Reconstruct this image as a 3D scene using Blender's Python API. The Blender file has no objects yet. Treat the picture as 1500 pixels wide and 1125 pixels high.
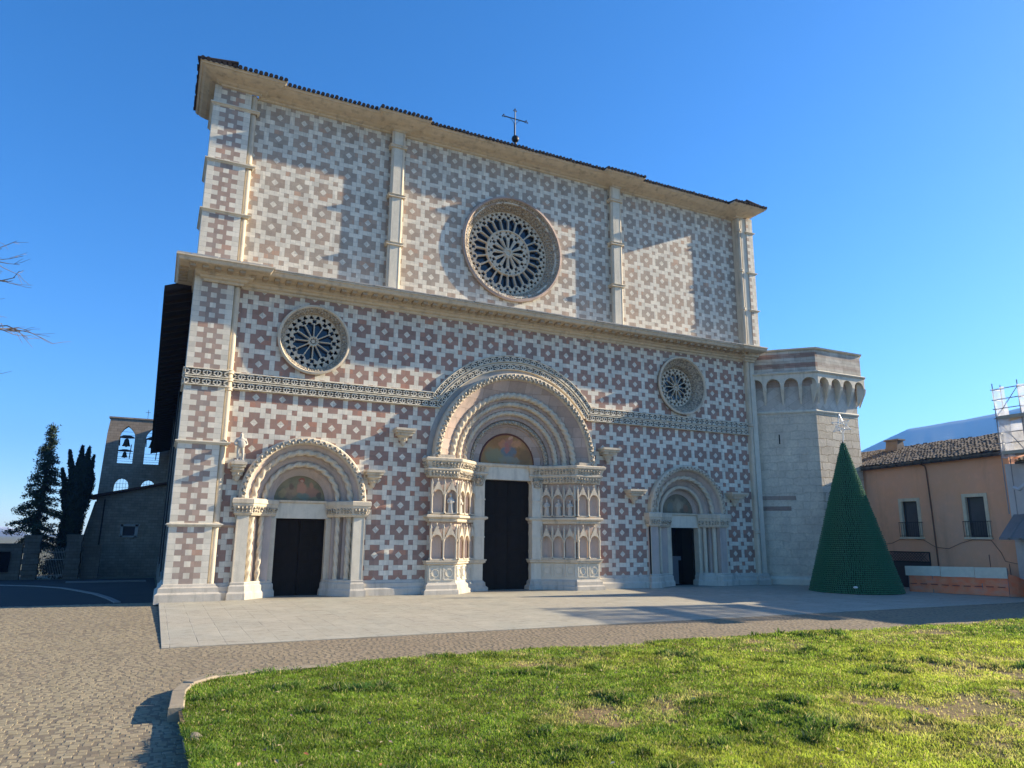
import bpy, bmesh, math, random
import numpy as np
from mathutils import Vector, Matrix
R = math.radians
rng = random.Random(7)
nr = np.random.default_rng(11)
scn = bpy.context.scene
COL = scn.collection

# ------------------------------------------------------------------ camera, sky, sun, exposure
CAM = Vector((0.0, -30.978, 2.56))
YAW, PITCH, ROLL, FPX = 0.453108, 0.210638, 0.007345, 1051.40
fw = Vector((math.sin(YAW)*math.cos(PITCH), math.cos(YAW)*math.cos(PITCH), math.sin(PITCH)))
r0 = Vector((math.cos(YAW), -math.sin(YAW), 0)); u0 = r0.cross(fw)
rt = math.cos(ROLL)*r0 + math.sin(ROLL)*u0
up = -math.sin(ROLL)*r0 + math.cos(ROLL)*u0
cd = bpy.data.cameras.new('camera'); cam = bpy.data.objects.new('camera', cd); COL.objects.link(cam)
cam.matrix_world = Matrix(((rt.x, up.x, -fw.x, CAM.x), (rt.y, up.y, -fw.y, CAM.y), (rt.z, up.z, -fw.z, CAM.z), (0, 0, 0, 1)))
cd.sensor_width = 36; cd.lens = 36*FPX/1500; cd.clip_start = 0.1; cd.clip_end = 20000
scn.camera = cam

SUN_EL, SUN_AZ = R(22.7), R(98.6)          # azimuth clockwise from +Y
w = bpy.data.worlds.new('World'); scn.world = w; w.use_nodes = True
nt = w.node_tree; nt.nodes.clear()
sky = nt.nodes.new('ShaderNodeTexSky'); sky.sky_type = 'NISHITA'; sky.sun_disc = False
sky.sun_elevation = SUN_EL; sky.sun_rotation = SUN_AZ
sky.altitude = 700; sky.air_density = 0.9; sky.dust_density = 0.5; sky.ozone_density = 4.0
bg = nt.nodes.new('ShaderNodeBackground'); bg.inputs['Strength'].default_value = 0.096
out = nt.nodes.new('ShaderNodeOutputWorld')
hs = nt.nodes.new('ShaderNodeHueSaturation'); hs.inputs['Saturation'].default_value = 1.24; hs.inputs['Hue'].default_value = 0.503
nt.links.new(sky.outputs[0], hs.inputs['Color']); nt.links.new(hs.outputs[0], bg.inputs[0]); nt.links.new(bg.outputs[0], out.inputs[0])
sd = bpy.data.lights.new('sun', 'SUN'); sd.energy = 4.9; sd.angle = R(0.5); sd.color = (1.0, 0.85, 0.63)
so = bpy.data.objects.new('sun', sd); COL.objects.link(so)
sv = Vector((math.cos(SUN_EL)*math.sin(SUN_AZ), math.cos(SUN_EL)*math.cos(SUN_AZ), math.sin(SUN_EL)))
so.rotation_euler = sv.to_track_quat('Z', 'Y').to_euler(); so.location = (30, -40, 60)
scn.view_settings.view_transform = 'Standard'; scn.view_settings.look = 'None'
scn.view_settings.exposure = 1.48; scn.view_settings.gamma = 1
scn.cycles.max_bounces = 6; scn.cycles.transparent_max_bounces = 8

# ------------------------------------------------------------------ helpers: meshes
class MB:
    def __init__(s): s.V = []; s.F = []
    def add(s, vs, fs):
        b = len(s.V); s.V += [tuple(v) for v in vs]; s.F += [tuple(i+b for i in f) for f in fs]; return s
    def box(s, x0, x1, y0, y1, z0, z1):
        v = [(x, y, z) for z in (z0, z1) for y in (y0, y1) for x in (x0, x1)]
        return s.add(v, [(0, 2, 3, 1), (4, 5, 7, 6), (0, 1, 5, 4), (2, 6, 7, 3), (0, 4, 6, 2), (1, 3, 7, 5)])
    def bar(s, p, q, wx, wy, upv=(0, 0, 1)):
        p = Vector(p); q = Vector(q); d = (q-p).normalized(); u = Vector(upv)
        a = d.cross(u)
        if a.length < 1e-4: a = d.cross(Vector((1, 0, 0)))
        a.normalize(); b = a.cross(d); v = []
        for c in (p, q):
            for sx, sy in ((-1, -1), (1, -1), (1, 1), (-1, 1)): v.append(c+a*sx*wx/2+b*sy*wy/2)
        return s.add(v, [(0, 1, 2, 3), (7, 6, 5, 4), (0, 4, 5, 1), (1, 5, 6, 2), (2, 6, 7, 3), (3, 7, 4, 0)])
    def prism(s, poly, f, d0, d1):               # poly of (a,b), f(a,b,d)->xyz
        n = len(poly); v = [f(a, b, d0) for a, b in poly]+[f(a, b, d1) for a, b in poly]
        return s.add(v, [tuple(range(n)), tuple(range(2*n-1, n-1, -1))]+[(i, i+n, (i+1) % n+n, (i+1) % n) for i in range(n)])
    def tube(s, pts, rad, n=8, cap=True, lobes=0, twist=0.0, amp=.25):
        pts = [Vector(p) for p in pts]; m = len(pts); rr = rad if isinstance(rad, (list, tuple)) else [rad]*m
        v = []; L = 0; ref = None
        for i, p in enumerate(pts):
            d = (pts[min(i+1, m-1)]-pts[max(i-1, 0)]).normalized()
            if ref is None:
                ref = d.orthogonal().normalized() if abs(d.y) > .9 else Vector((0, 1, 0))
            a = (ref-d*ref.dot(d))
            if a.length < 1e-5: a = d.orthogonal()
            a.normalize(); b = d.cross(a); ref = a
            if i: L += (p-pts[i-1]).length
            for k in range(n):
                t = 2*math.pi*k/n; q = rr[i]
                if lobes: q *= .60+.55*abs(math.cos(lobes*(t+twist*L)/2))
                v.append(p+a*math.cos(t)*q+b*math.sin(t)*q)
        f = [(i*n+k, i*n+(k+1) % n, (i+1)*n+(k+1) % n, (i+1)*n+k) for i in range(m-1) for k in range(n)]
        if cap: f += [tuple(range(n-1, -1, -1)), tuple((m-1)*n+k for k in range(n))]
        return s.add(v, f)
    def lathe(s, prof, c=(0, 0, 0), n=12, sx=1, sy=1, cap=True):   # prof (r,z)
        v = [(c[0]+r*math.cos(2*math.pi*k/n)*sx, c[1]+r*math.sin(2*math.pi*k/n)*sy, c[2]+z) for r, z in prof for k in range(n)]
        m = len(prof)
        f = [(i*n+k, i*n+(k+1) % n, (i+1)*n+(k+1) % n, (i+1)*n+k) for i in range(m-1) for k in range(n)]
        if cap: f += [tuple(range(n-1, -1, -1)), tuple((m-1)*n+k for k in range(n))]
        return s.add(v, f)
    def blob(s, c, rx, ry, rz, n=6, m=4):
        pr = [(math.sin(math.pi*i/m), -math.cos(math.pi*i/m)) for i in range(1, m)]
        v = [(c[0]+r*math.cos(2*math.pi*k/n)*rx, c[1]+r*math.sin(2*math.pi*k/n)*ry, c[2]+z*rz) for r, z in pr for k in range(n)]
        v += [(c[0], c[1], c[2]-rz), (c[0], c[1], c[2]+rz)]
        q = len(pr)
        f = [(i*n+k, i*n+(k+1) % n, (i+1)*n+(k+1) % n, (i+1)*n+k) for i in range(q-1) for k in range(n)]
        f += [((k+1) % n, k, q*n) for k in range(n)]+[((q-1)*n+k, (q-1)*n+(k+1) % n, q*n+1) for k in range(n)]
        return s.add(v, f)
    def mold(s, prof, path, closed=False):       # prof (p outwards, z) swept along a plan path; outward = right of travel
        P = [Vector((x, y)) for x, y in path]; n = len(P); V = []
        for i, p in enumerate(P):
            if closed: d0 = (p-P[i-1]).normalized(); d1 = (P[(i+1) % n]-p).normalized()
            else:
                d0 = (p-P[i-1]).normalized() if i else (P[1]-p).normalized()
                d1 = (P[i+1]-p).normalized() if i < n-1 else d0
            n0 = Vector((d0.y, -d0.x)); n1 = Vector((d1.y, -d1.x)); mm = (n0+n1)
            mm = mm/max(.3, mm.length_squared)*2
            for o, z in prof: V.append((p.x+mm.x*o, p.y+mm.y*o, z))
        k = len(prof); F = []
        for i in range(n if closed else n-1):
            j = (i+1) % n
            for t in range(k-1): F.append((i*k+t, j*k+t, j*k+t+1, i*k+t+1))
        if not closed: F += [tuple(range(k)), tuple((n-1)*k+t for t in range(k-1, -1, -1))]
        return s.add(V, F)
    def arc(s, prof, cx, cz, a0=0, a1=180, n=48, closedprof=False):   # prof (r,y) swept round an arch in the facade plane
        k = len(prof); V = []; F = []
        for i in range(n+1):
            t = R(a0+(a1-a0)*i/n); c, q = math.cos(t), math.sin(t)
            V += [(cx+r*c, y, cz+r*q) for r, y in prof]
        kk = k if closedprof else k-1
        for i in range(n):
            for t in range(kk): F.append((i*k+t, (i+1)*k+t, (i+1)*k+(t+1) % k, i*k+(t+1) % k))
        return s.add(V, F)
    def plate(s, outer, holes, thick, f):        # filled outline with holes, f(a,b,c) -> xyz, c in +-thick/2
        cu = bpy.data.curves.new('outline', 'CURVE'); cu.dimensions = '2D'; cu.fill_mode = 'BOTH'; cu.extrude = thick/2
        for poly in [outer]+list(holes):
            sp = cu.splines.new('POLY'); sp.points.add(len(poly)-1); sp.use_cyclic_u = True
            for pt, (a, b) in zip(sp.points, poly): pt.co = (a, b, 0, 1)
        o = bpy.data.objects.new('outline', cu); COL.objects.link(o)
        dg = bpy.context.evaluated_depsgraph_get()
        me = bpy.data.meshes.new_from_object(o.evaluated_get(dg))
        s.add([f(*v.co) for v in me.vertices], [tuple(p.vertices) for p in me.polygons])
        bpy.data.objects.remove(o); bpy.data.meshes.remove(me); bpy.data.curves.remove(cu)
        return s
    def build(s, name, mat, parent=None, smooth=None, bevel=0):
        off = OFF.get(parent.name, Vector((0, 0, 0))) if parent else Vector((0, 0, 0))
        me = bpy.data.meshes.new(name)
        me.from_pydata([(x-off.x, y-off.y, z-off.z) for x, y, z in s.V], [], s.F); me.update()
        bm = bmesh.new(); bm.from_mesh(me); bmesh.ops.recalc_face_normals(bm, faces=bm.faces); bm.to_mesh(me); bm.free()
        o = bpy.data.objects.new(name, me); COL.objects.link(o)
        if mat: me.materials.append(mat)
        if parent: o.parent = parent
        OFF[o.name] = off
        if smooth:
            me.shade_smooth(); me.set_sharp_from_angle(angle=R(smooth))
        if bevel:
            b = o.modifiers.new('edge', 'BEVEL'); b.width = bevel; b.segments = 1; b.limit_method = 'ANGLE'; b.angle_limit = R(50)
        return o
OFF = {}
def thing(name, label, cat, loc=(0, 0, 0), group=None):
    o = bpy.data.objects.new(name, None); COL.objects.link(o); o.location = loc; o.empty_display_size = .2
    OFF[o.name] = Vector(loc); tag(o, label, cat, group); return o
def tag(o, label, cat, group=None):
    o['label'] = label; o['category'] = cat
    if group: o['group'] = group
    return o
def struct(o, kind='structure'): o['kind'] = kind; return o
def lab(o, t): o['label'] = t; return o
def recentre(o, loc):                            # put a single-mesh thing's origin at its base
    loc = Vector(loc); o.data.transform(Matrix.Translation(-loc)); o.location = loc; return o
def FR(ox, oy, dx, dy):                          # frame of an upright face: s along it, z up, n outwards (right of travel)
    d = Vector((dx, dy)).normalized(); nx, ny = d.y, -d.x
    return lambda s_, z, n_: (ox+d.x*s_+nx*n_, oy+d.y*s_+ny*n_, z)
FAC = lambda a, b, c: (a, c, b)
def circ(cx, cz, r, n=48, a0=0): return [(cx+r*math.cos(2*math.pi*i/n+a0), cz+r*math.sin(2*math.pi*i/n+a0)) for i in range(n)]

# ------------------------------------------------------------------ helpers: materials
class NT:
    def __init__(s, name):
        s.m = bpy.data.materials.new(name); s.m.use_nodes = True; s.t = s.m.node_tree; s.t.nodes.clear()
        s.out = s.n('ShaderNodeOutputMaterial'); s.b = s.n('ShaderNodeBsdfPrincipled')
        s.t.links.new(s.b.outputs[0], s.out.inputs[0]); s.tc = s.n('ShaderNodeTexCoord').outputs['Object']
    def n(s, ty, **k):
        x = s.t.nodes.new(ty)
        for a, v in k.items(): setattr(x, a, v)
        return x
    def set(s, sock, v):
        if hasattr(v, 'links'): s.t.links.new(v, sock)
        else: sock.default_value = v
    def M(s, op, a, b=0.0, c=None):
        x = s.n('ShaderNodeMath', operation=op); s.set(x.inputs[0], a); s.set(x.inputs[1], b)
        if c is not None: s.set(x.inputs[2], c)
        return x.outputs[0]
    def mix(s, f, a, b, mode='MIX'):
        x = s.n('ShaderNodeMix', data_type='RGBA', blend_type=mode); s.set(x.inputs[0], f)
        s.set(x.inputs[6], a if hasattr(a, 'links') else (*a, 1)); s.set(x.inputs[7], b if hasattr(b, 'links') else (*b, 1)); return x.outputs[2]
    def map(s, scale=(1, 1, 1), rot=(0, 0, 0), loc=(0, 0, 0), vec=None):
        x = s.n('ShaderNodeMapping'); s.set(x.inputs[0], vec or s.tc); x.inputs['Scale'].default_value = scale
        x.inputs['Rotation'].default_value = rot; x.inputs['Location'].default_value = loc; return x.outputs[0]
    def noise(s, sc, det=4, rough=.55, vec=None, dist=0):
        x = s.n('ShaderNodeTexNoise'); s.set(x.inputs['Vector'], vec or s.tc); x.inputs['Scale'].default_value = sc
        x.inputs['Detail'].default_value = det; x.inputs['Roughness'].default_value = rough; x.inputs['Distortion'].default_value = dist
        return x.outputs['Fac']
    def vor(s, sc, feat='F1', vec=None, out='Distance'):
        x = s.n('ShaderNodeTexVoronoi', feature=feat); s.set(x.inputs['Vector'], vec or s.tc); x.inputs['Scale'].default_value = sc
        return x.outputs[out]
    def ramp(s, f, stops):
        x = s.n('ShaderNodeValToRGB'); s.set(x.inputs[0], f); e = x.color_ramp.elements
        while len(e) < len(stops): e.new(.5)
        for q, (p, c) in zip(e, stops): q.position = p; q.color = (*c, 1) if len(c) == 3 else c
        return x.outputs[0]
    def rng(s, f, a, b, lo=0., hi=1.):
        x = s.n('ShaderNodeMapRange'); s.set(x.inputs[0], f); x.inputs[1].default_value = a; x.inputs[2].default_value = b
        x.inputs[3].default_value = lo; x.inputs[4].default_value = hi; return x.outputs[0]
    def bump(s, h, st=.3, d=.02, prev=None):
        x = s.n('ShaderNodeBump'); x.inputs['Strength'].default_value = st; x.inputs['Distance'].default_value = d
        s.set(x.inputs['Height'], h)
        if prev: s.set(x.inputs['Normal'], prev)
        return x.outputs[0]
    def sep(s, v=None):
        x = s.n('ShaderNodeSeparateXYZ'); s.set(x.inputs[0], v or s.tc); return x.outputs
    def comb(s, a, b, c=0.0):
        x = s.n('ShaderNodeCombineXYZ'); s.set(x.inputs[0], a); s.set(x.inputs[1], b); s.set(x.inputs[2], c); return x.outputs[0]
    def wn(s, v):
        x = s.n('ShaderNodeTexWhiteNoise', noise_dimensions='3D'); s.set(x.inputs['Vector'], v); return x.outputs['Value']
    def fin(s, col, rough=.8, nrm=None, metal=0., spec=.3):
        s.set(s.b.inputs['Base Color'], col if hasattr(col, 'links') else (*col, 1)); s.set(s.b.inputs['Roughness'], rough)
        s.b.inputs['Metallic'].default_value = metal; s.b.inputs['Specular IOR Level'].default_value = spec
        if nrm: s.set(s.b.inputs['Normal'], nrm)
        return s.m
def stone(name, c, c2=None, var=.5, sc=3.0, bump=.35, stain=(.16, .15, .13), st_amt=.35, carve=0, rough=.85, joint=None, jrot=(R(90), 0, 0)):
    t = NT(name); c2 = c2 or tuple(x*.72 for x in c)
    n1 = t.noise(sc, 6); n2 = t.noise(.55, 5, .6); n3 = t.noise(28, 3)
    col = t.mix(t.rng(n1, .35, .65, 0, var), c, c2)
    streak = t.noise(1.6, 5, .6, vec=t.map((2.2, 2.2, .28)))
    col = t.mix(t.M('MULTIPLY', t.rng(streak, .52, .72), st_amt), col, stain)
    col = t.mix(t.rng(n3, .4, .7, 0, .18), col, tuple(x*.55 for x in c))
    h = t.M('ADD', t.M('MULTIPLY', n1, .4), t.M('MULTIPLY', n3, .35))
    if carve:
        v = t.vor(carve, 'SMOOTH_F1', vec=t.map((1, 1, 1.2)))
        col = t.mix(t.rng(v, .25, .62, 0, .75), col, tuple(x*.3 for x in c))
        h = t.M('SUBTRACT', h, t.M('MULTIPLY', v, 2.4))
    nrm = t.bump(h, bump, .03 if not carve else .05)
    if joint:
        br = t.n('ShaderNodeTexBrick'); s_ = t.map((1, 1, 1), jrot); t.set(br.inputs['Vector'], s_)
        br.inputs['Scale'].default_value = 1; br.inputs['Brick Width'].default_value = joint[0]; br.inputs['Row Height'].default_value = joint[1]
        br.inputs['Mortar Size'].default_value = joint[2]; br.inputs['Mortar Smooth'].default_value = .3; br.inputs['Bias'].default_value = 0
        br.inputs['Color1'].default_value = (1, 1, 1, 1); br.inputs['Color2'].default_value = (.78, .76, .74, 1); br.inputs['Mortar'].default_value = (.55, .53, .5, 1)
        col = t.mix(1., col, br.outputs['Color'], 'MULTIPLY')
        nrm = t.bump(t.M('SUBTRACT', 1., br.outputs['Fac']), .5, .012, nrm)
    return t.fin(col, rough, nrm)
def plain(name, c, rough=.6, metal=0, spec=.4, var=.25, sc=5, bump=.1):
    t = NT(name); n = t.noise(sc, 5)
    col = t.mix(t.rng(n, .35, .65, 0, var), c, tuple(x*.6 for x in c))
    return t.fin(col, rough, t.bump(t.noise(sc*5, 3), bump, .01), metal, spec)

WHITE = (.77, .705, .565)
def facade_mat(name, x0, P, zs, red, fade=.0, pil=None):
    """the inlaid wall: red stepped crosses with a white lozenge and small red squares; zs = [(z above which, phase)]"""
    t = NT(name); o = t.sep(); x, z = o[0], o[2]
    if pil is None:
        zph = zs[0][1]
        u = t.M('DIVIDE', t.M('SUBTRACT', x, x0), P)
        v = t.M('DIVIDE', t.M('SUBTRACT', z, zs[0][1]), P)
        if len(zs) > 1:
            v2 = t.M('DIVIDE', t.M('SUBTRACT', z, zs[1][1]), P); g = t.M('GREATER_THAN', z, zs[1][0])
            v = t.M('ADD', t.M('MULTIPLY', v, t.M('SUBTRACT', 1., g)), t.M('MULTIPLY', v2, g))
        wob = t.M('MULTIPLY', t.M('SUBTRACT', t.noise(2.3, 2), .5), .05)
        u = t.M('ADD', u, t.M('MULTIPLY', wob, .5)); v = t.M('ADD', v, wob)
        def cell(q): return t.M('MULTIPLY', t.M('ABSOLUTE', t.M('SUBTRACT', t.M('FRACT', t.M('ADD', q, .5)), .5)), 5.)
        a, b = cell(u), cell(v); LT = lambda p, q: t.M('LESS_THAN', p, q); AND = lambda p, q: t.M('MULTIPLY', p, q)
        cross = t.M('MAXIMUM', AND(LT(a, 2.), LT(b, 1.)), AND(LT(a, 1.), LT(b, 2.)))
        dia = LT(t.M('ADD', a, b), .72)
        sq = AND(t.M('GREATER_THAN', a, 1.98), t.M('GREATER_THAN', b, 1.98))
        m = t.M('MAXIMUM', t.M('SUBTRACT', cross, dia), sq); m = t.M('MAXIMUM', m, 0.)
        u5 = t.M('MULTIPLY', u, 5.); v5 = t.M('MULTIPLY', v, 5.)
        crossid = t.wn(t.comb(t.M('FLOOR', t.M('ADD', u, .5)), t.M('FLOOR', t.M('ADD', v, .5)), 3.))
        row = t.M('FLOOR', v5)
        blk = t.wn(t.comb(t.M('FLOOR', t.M('ADD', t.M('MULTIPLY', u5, .5), t.M('MULTIPLY', t.wn(t.comb(row, 1., 7.)), 2.))), row, 5.))
        half = t.wn(t.comb(t.M('FLOOR', t.M('MULTIPLY', u, 2.)), t.M('FLOOR', t.M('MULTIPLY', v, 2.5)), 9.))
        jz = t.M('MINIMUM', t.M('FRACT', v5), t.M('SUBTRACT', 1., t.M('FRACT', v5)))
        jx = t.M('MINIMUM', t.M('FRACT', t.M('MULTIPLY', u5, 1.)), t.M('SUBTRACT', 1., t.M('FRACT', u5)))
    else:
        px, pz, pp, hw, hn = pil
        v = t.M('DIVIDE', t.M('SUBTRACT', z, pz), pp); d = t.M('ABSOLUTE', t.M('SUBTRACT', x, px))
        fr = t.M('ABSOLUTE', t.M('SUBTRACT', t.M('FRACT', t.M('ADD', v, .5)), .5))
        wide = t.M('LESS_THAN', fr, .25); lim = t.M('ADD', hn, t.M('MULTIPLY', wide, hw-hn))
        red_ = t.M('LESS_THAN', d, lim); sqw = t.M('MULTIPLY', t.M('LESS_THAN', d, hn*.45), wide)
        m = t.M('MAXIMUM', t.M('SUBTRACT', red_, sqw), 0.)
        v5 = t.M('MULTIPLY', t.M('ADD', v, .25), 2.); row = t.M('FLOOR', v5)
        sx = t.M('FLOOR', t.M('MULTIPLY', t.M('SUBTRACT', x, px), 2.1))
        crossid = t.wn(t.comb(sx, row, 3.)); blk = t.wn(t.comb(sx, row, 5.)); half = t.wn(t.comb(t.M('FLOOR', t.M('MULTIPLY', x, 4.)), row, 9.))
        jz = t.M('MINIMUM', t.M('FRACT', v5), t.M('SUBTRACT', 1., t.M('FRACT', v5))); jx = .5
    n1 = t.noise(.35, 4, .6); n2 = t.noise(6, 5); n3 = t.noise(38, 3)
    rc = t.mix(t.rng(crossid, .0, 1.), red, (red[0]*.80, red[1]*.95, red[2]*1.05))
    rc = t.mix(t.M('MULTIPLY', t.rng(half, .40, 1.), .45), rc, (red[0]*.62, red[1]*.62, red[2]*.62))
    rc = t.mix(t.M('MULTIPLY', t.M('GREATER_THAN', blk, .93), .45), rc, (red[0]*1.35, red[1]*1.0, red[2]*.8))
    rc = t.mix(t.rng(n2, .38, .68, 0, .22), rc, (red[0]*1.25, red[1]*1.4, red[2]*1.5))
    if fade: rc = t.mix(fade, rc, (.36, .32, .26))
    wc = t.mix(t.rng(blk, .2, 1., 0, .8), WHITE, (.63, .575, .455))
    wc = t.mix(t.M('MULTIPLY', t.M('GREATER_THAN', half, .86), .35), wc, (.50, .455, .375))
    wc = t.mix(t.rng(n2, .4, .7, 0, .35), wc, (.55, .52, .44))
    col = t.mix(m, wc, rc)
    col = t.mix(1., col, t.mix(t.rng(t.wn(t.comb(crossid, blk, half)), 0., 1.), (.89, .89, .89), (1.06, 1.05, 1.04)), 'MULTIPLY')
    chip = t.rng(t.noise(4.5, 6, .75, dist=.6), .63, .70); col = t.mix(t.M('MULTIPLY', chip, .3), col, (.36, .32, .25))
    run = t.noise(1.0, 5, .6, vec=t.map((4.5, 4.5, .16))); zt = t.M('MAXIMUM', t.rng(z, 19.6, 21.6), t.M('MULTIPLY', t.rng(z, 11.2, 12.8), t.M('LESS_THAN', z, 13.)))
    col = t.mix(t.M('MULTIPLY', t.M('MULTIPLY', t.rng(run, .46, .66), zt), .5), col, (.24, .22, .185))
    st = t.noise(1.1, 6, .65, vec=t.map((1.6, 1.6, .35)))
    col = t.mix(t.M('MULTIPLY', t.rng(st, .55, .78), .38), col, (.34, .30, .24))
    jl = t.M('MAXIMUM', t.M('LESS_THAN', jz, .035), t.M('LESS_THAN', jx, .03) if hasattr(jx, 'links') else 0.)
    col = t.mix(t.M('MULTIPLY', jl, t.rng(n2, .3, .6, .1, .5)), col, (.22, .20, .17))
    h = t.M('ADD', t.M('MULTIPLY', n3, .5), t.M('SUBTRACT', t.M('MULTIPLY', blk, .9), t.M('MULTIPLY', jl, 1.2)))
    return t.fin(col, .75, t.bump(h, .35, .012), 0, .3)

RED_LOW = (.375, .215, .155); RED_UP = (.46, .33, .235)
M_low = facade_mat('inlaid_stone_lower', 3.26, 1.065, [(0, .715), (8.75, 9.59)], RED_LOW)
M_up = facade_mat('inlaid_stone_upper', 3.31, 1.06, [(0, 21.08)], RED_UP, .12)
M_pil = facade_mat('banded_pilaster_stone', 0, 1, None, (.42, .285, .215), .12, pil=(1.26, 1.05, .4295, .49, .25))
M_pilr = facade_mat('banded_pilaster_stone_narrow', 0, 1, None, (.42, .31, .23), .2, pil=(30.45, 1.05, .4295, .36, .18))
M_white = stone('pale_limestone', (.70, .635, .50), (.55, .50, .39))
M_cream = stone('cream_limestone', (.66, .56, .41), (.48, .415, .31), stain=(.12, .11, .10), st_amt=.45)
M_base = stone('worn_plinth_stone', (.55, .50, .41), (.42, .385, .32), st_amt=.5)
M_carve = stone('carved_limestone', (.66, .57, .42), (.5, .43, .32), carve=7, bump=.9)
M_carvef = stone('finely_carved_limestone', (.64, .55, .41), (.5, .43, .32), carve=13, bump=.8)
M_pink = stone('pink_limestone', (.54, .41, .33), (.43, .345, .29), var=.9, sc=1.8, joint=(.9, .5, .008))
M_pinkj = stone('pink_grey_limestone', (.53, .42, .345), (.43, .365, .32), var=1., sc=1.4)
M_niche = stone('pale_rose_limestone', (.60, .46, .36), (.50, .40, .33), sc=2.5)
M_grey = stone('grey_limestone', (.40, .385, .35), (.28, .27, .25), sc=2)
M_ash = stone('weathered_ashlar', (.45, .415, .355), (.33, .30, .26), sc=1.6, bump=.6, joint=(1.0, .42, .014), jrot=(R(90), 0, R(45)))
M_rub = stone('rubble_stone', (.34, .30, .25), (.22, .2, .17), sc=2.4, bump=.9, joint=(.55, .28, .02))
M_dkstone = stone('dark_mosaic_stone', (.09, .105, .11), (.06, .07, .075), bump=.2)
M_iron = plain('wrought_iron', (.03, .03, .032), .5, .6)
M_wood = plain('dark_door_wood', (.017, .0125, .0095), .75, 0, .12, .5, 3)
M_void = plain('dark_interior', (.006, .006, .007), .9, 0, .1)
M_wglass = plain('window_glass', (.015, .02, .03), .08, 0, .6, .1)

def tile_mat():
    t = NT('old_roof_tiles'); n = t.noise(2.2, 5); v = t.vor(4.5, out='Color')
    col = t.mix(t.rng(n, .35, .65), (.115, .085, .065), (.075, .064, .054))
    sp = t.n('ShaderNodeSeparateColor'); t.set(sp.inputs[0], v)
    col = t.mix(t.M('MULTIPLY', sp.outputs[0], .6), col, (.22, .185, .145))
    return t.fin(col, .9, t.bump(t.noise(20), .4, .02))
M_tile = tile_mat()
M_tiledk = plain('dark_roof_tiles', (.045, .034, .03), .9, 0, .2, .6, 3)

# ------------------------------------------------------------------ ground, paving, road
def zg(x, y): return -.03*min(max(y, 0), 70)
def sheet(name, fx, fy, zf, mat):
    nx, ny = len(fx), len(fy); m = MB()
    m.add([(x, y, zf(x, y)) for y in fy for x in fx], [(j*nx+i, j*nx+i+1, (j+1)*nx+i+1, (j+1)*nx+i) for j in range(ny-1) for i in range(nx-1)])
    return struct(m.build(name, mat))
def ground_mat():
    t = NT('dry_earth'); n = t.noise(.05, 6); c = t.mix(t.rng(n, .4, .6), (.16, .145, .10), (.11, .12, .06))
    return t.fin(c, .95)
gx = [-9000, -3000, -900, -300, -120, -60, -30, -12, 0, 15, 30, 45, 60, 120, 300, 900, 3000, 9000]
gy = [-9000, -3000, -900, -200, -70, -45, -30, -15, 0, 20, 40, 55, 70, 120, 300, 900, 3000, 9000]
sheet('ground', gx, gy, lambda x, y: zg(x, y)-.02, ground_mat())

def cobble_mat(bumped=True):
    t = NT('cobble_bed'); n = t.noise(.45, 5, .6); n2 = t.noise(9, 4); n3 = t.noise(1.4, 4)
    c = t.mix(t.rng(n, .35, .65), (.20, .165, .11), (.165, .135, .09))
    c = t.mix(t.rng(n2, .4, .7, 0, .5), c, (.12, .10, .08))
    return t.fin(c, .9, t.bump(n2, .6, .02))
M_cob = cobble_mat()
def cobstone_mat():
    t = NT('cobble_stones'); a = t.n('ShaderNodeAttribute', attribute_name='tone'); f = a.outputs['Fac']
    c = t.ramp(f, [(0, (.245, .21, .155)), (.35, (.27, .232, .172)), (.7, (.285, .245, .185)), (.88, (.265, .21, .158)), (1, (.325, .285, .22))])
    n = t.noise(.35, 4, .6); c = t.mix(t.rng(n, .42, .62, 0, .5), c, (.36, .31, .225))
    o = t.sep(); rs = t.rng(o[0], -1., 5., 0., .55)     # the strip beside the lawn is laid in redder stone
    c = t.mix(rs, c, (.30, .23, .18)); n4 = t.noise(2.5, 4); c = t.mix(t.rng(n4, .5, .75, 0, .45), c, (.16, .135, .095)); c = t.mix(t.rng(t.noise(.9, 6, .7), .55, .75, 0, .5), c, (.20, .185, .115))
    return t.fin(t.mix(1., c, (.96, .94, .80), 'MULTIPLY'), .85, t.bump(t.noise(40, 3), .3, .006), 0, .25)
M_cobs = cobstone_mat()
sheet('paving', [-60, -30, -12, -4, 0, 8, 16, 24, 32, 60], [-60, -40, -30, -20, -10, 1.0], lambda x, y: 0.0, M_cob)

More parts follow.
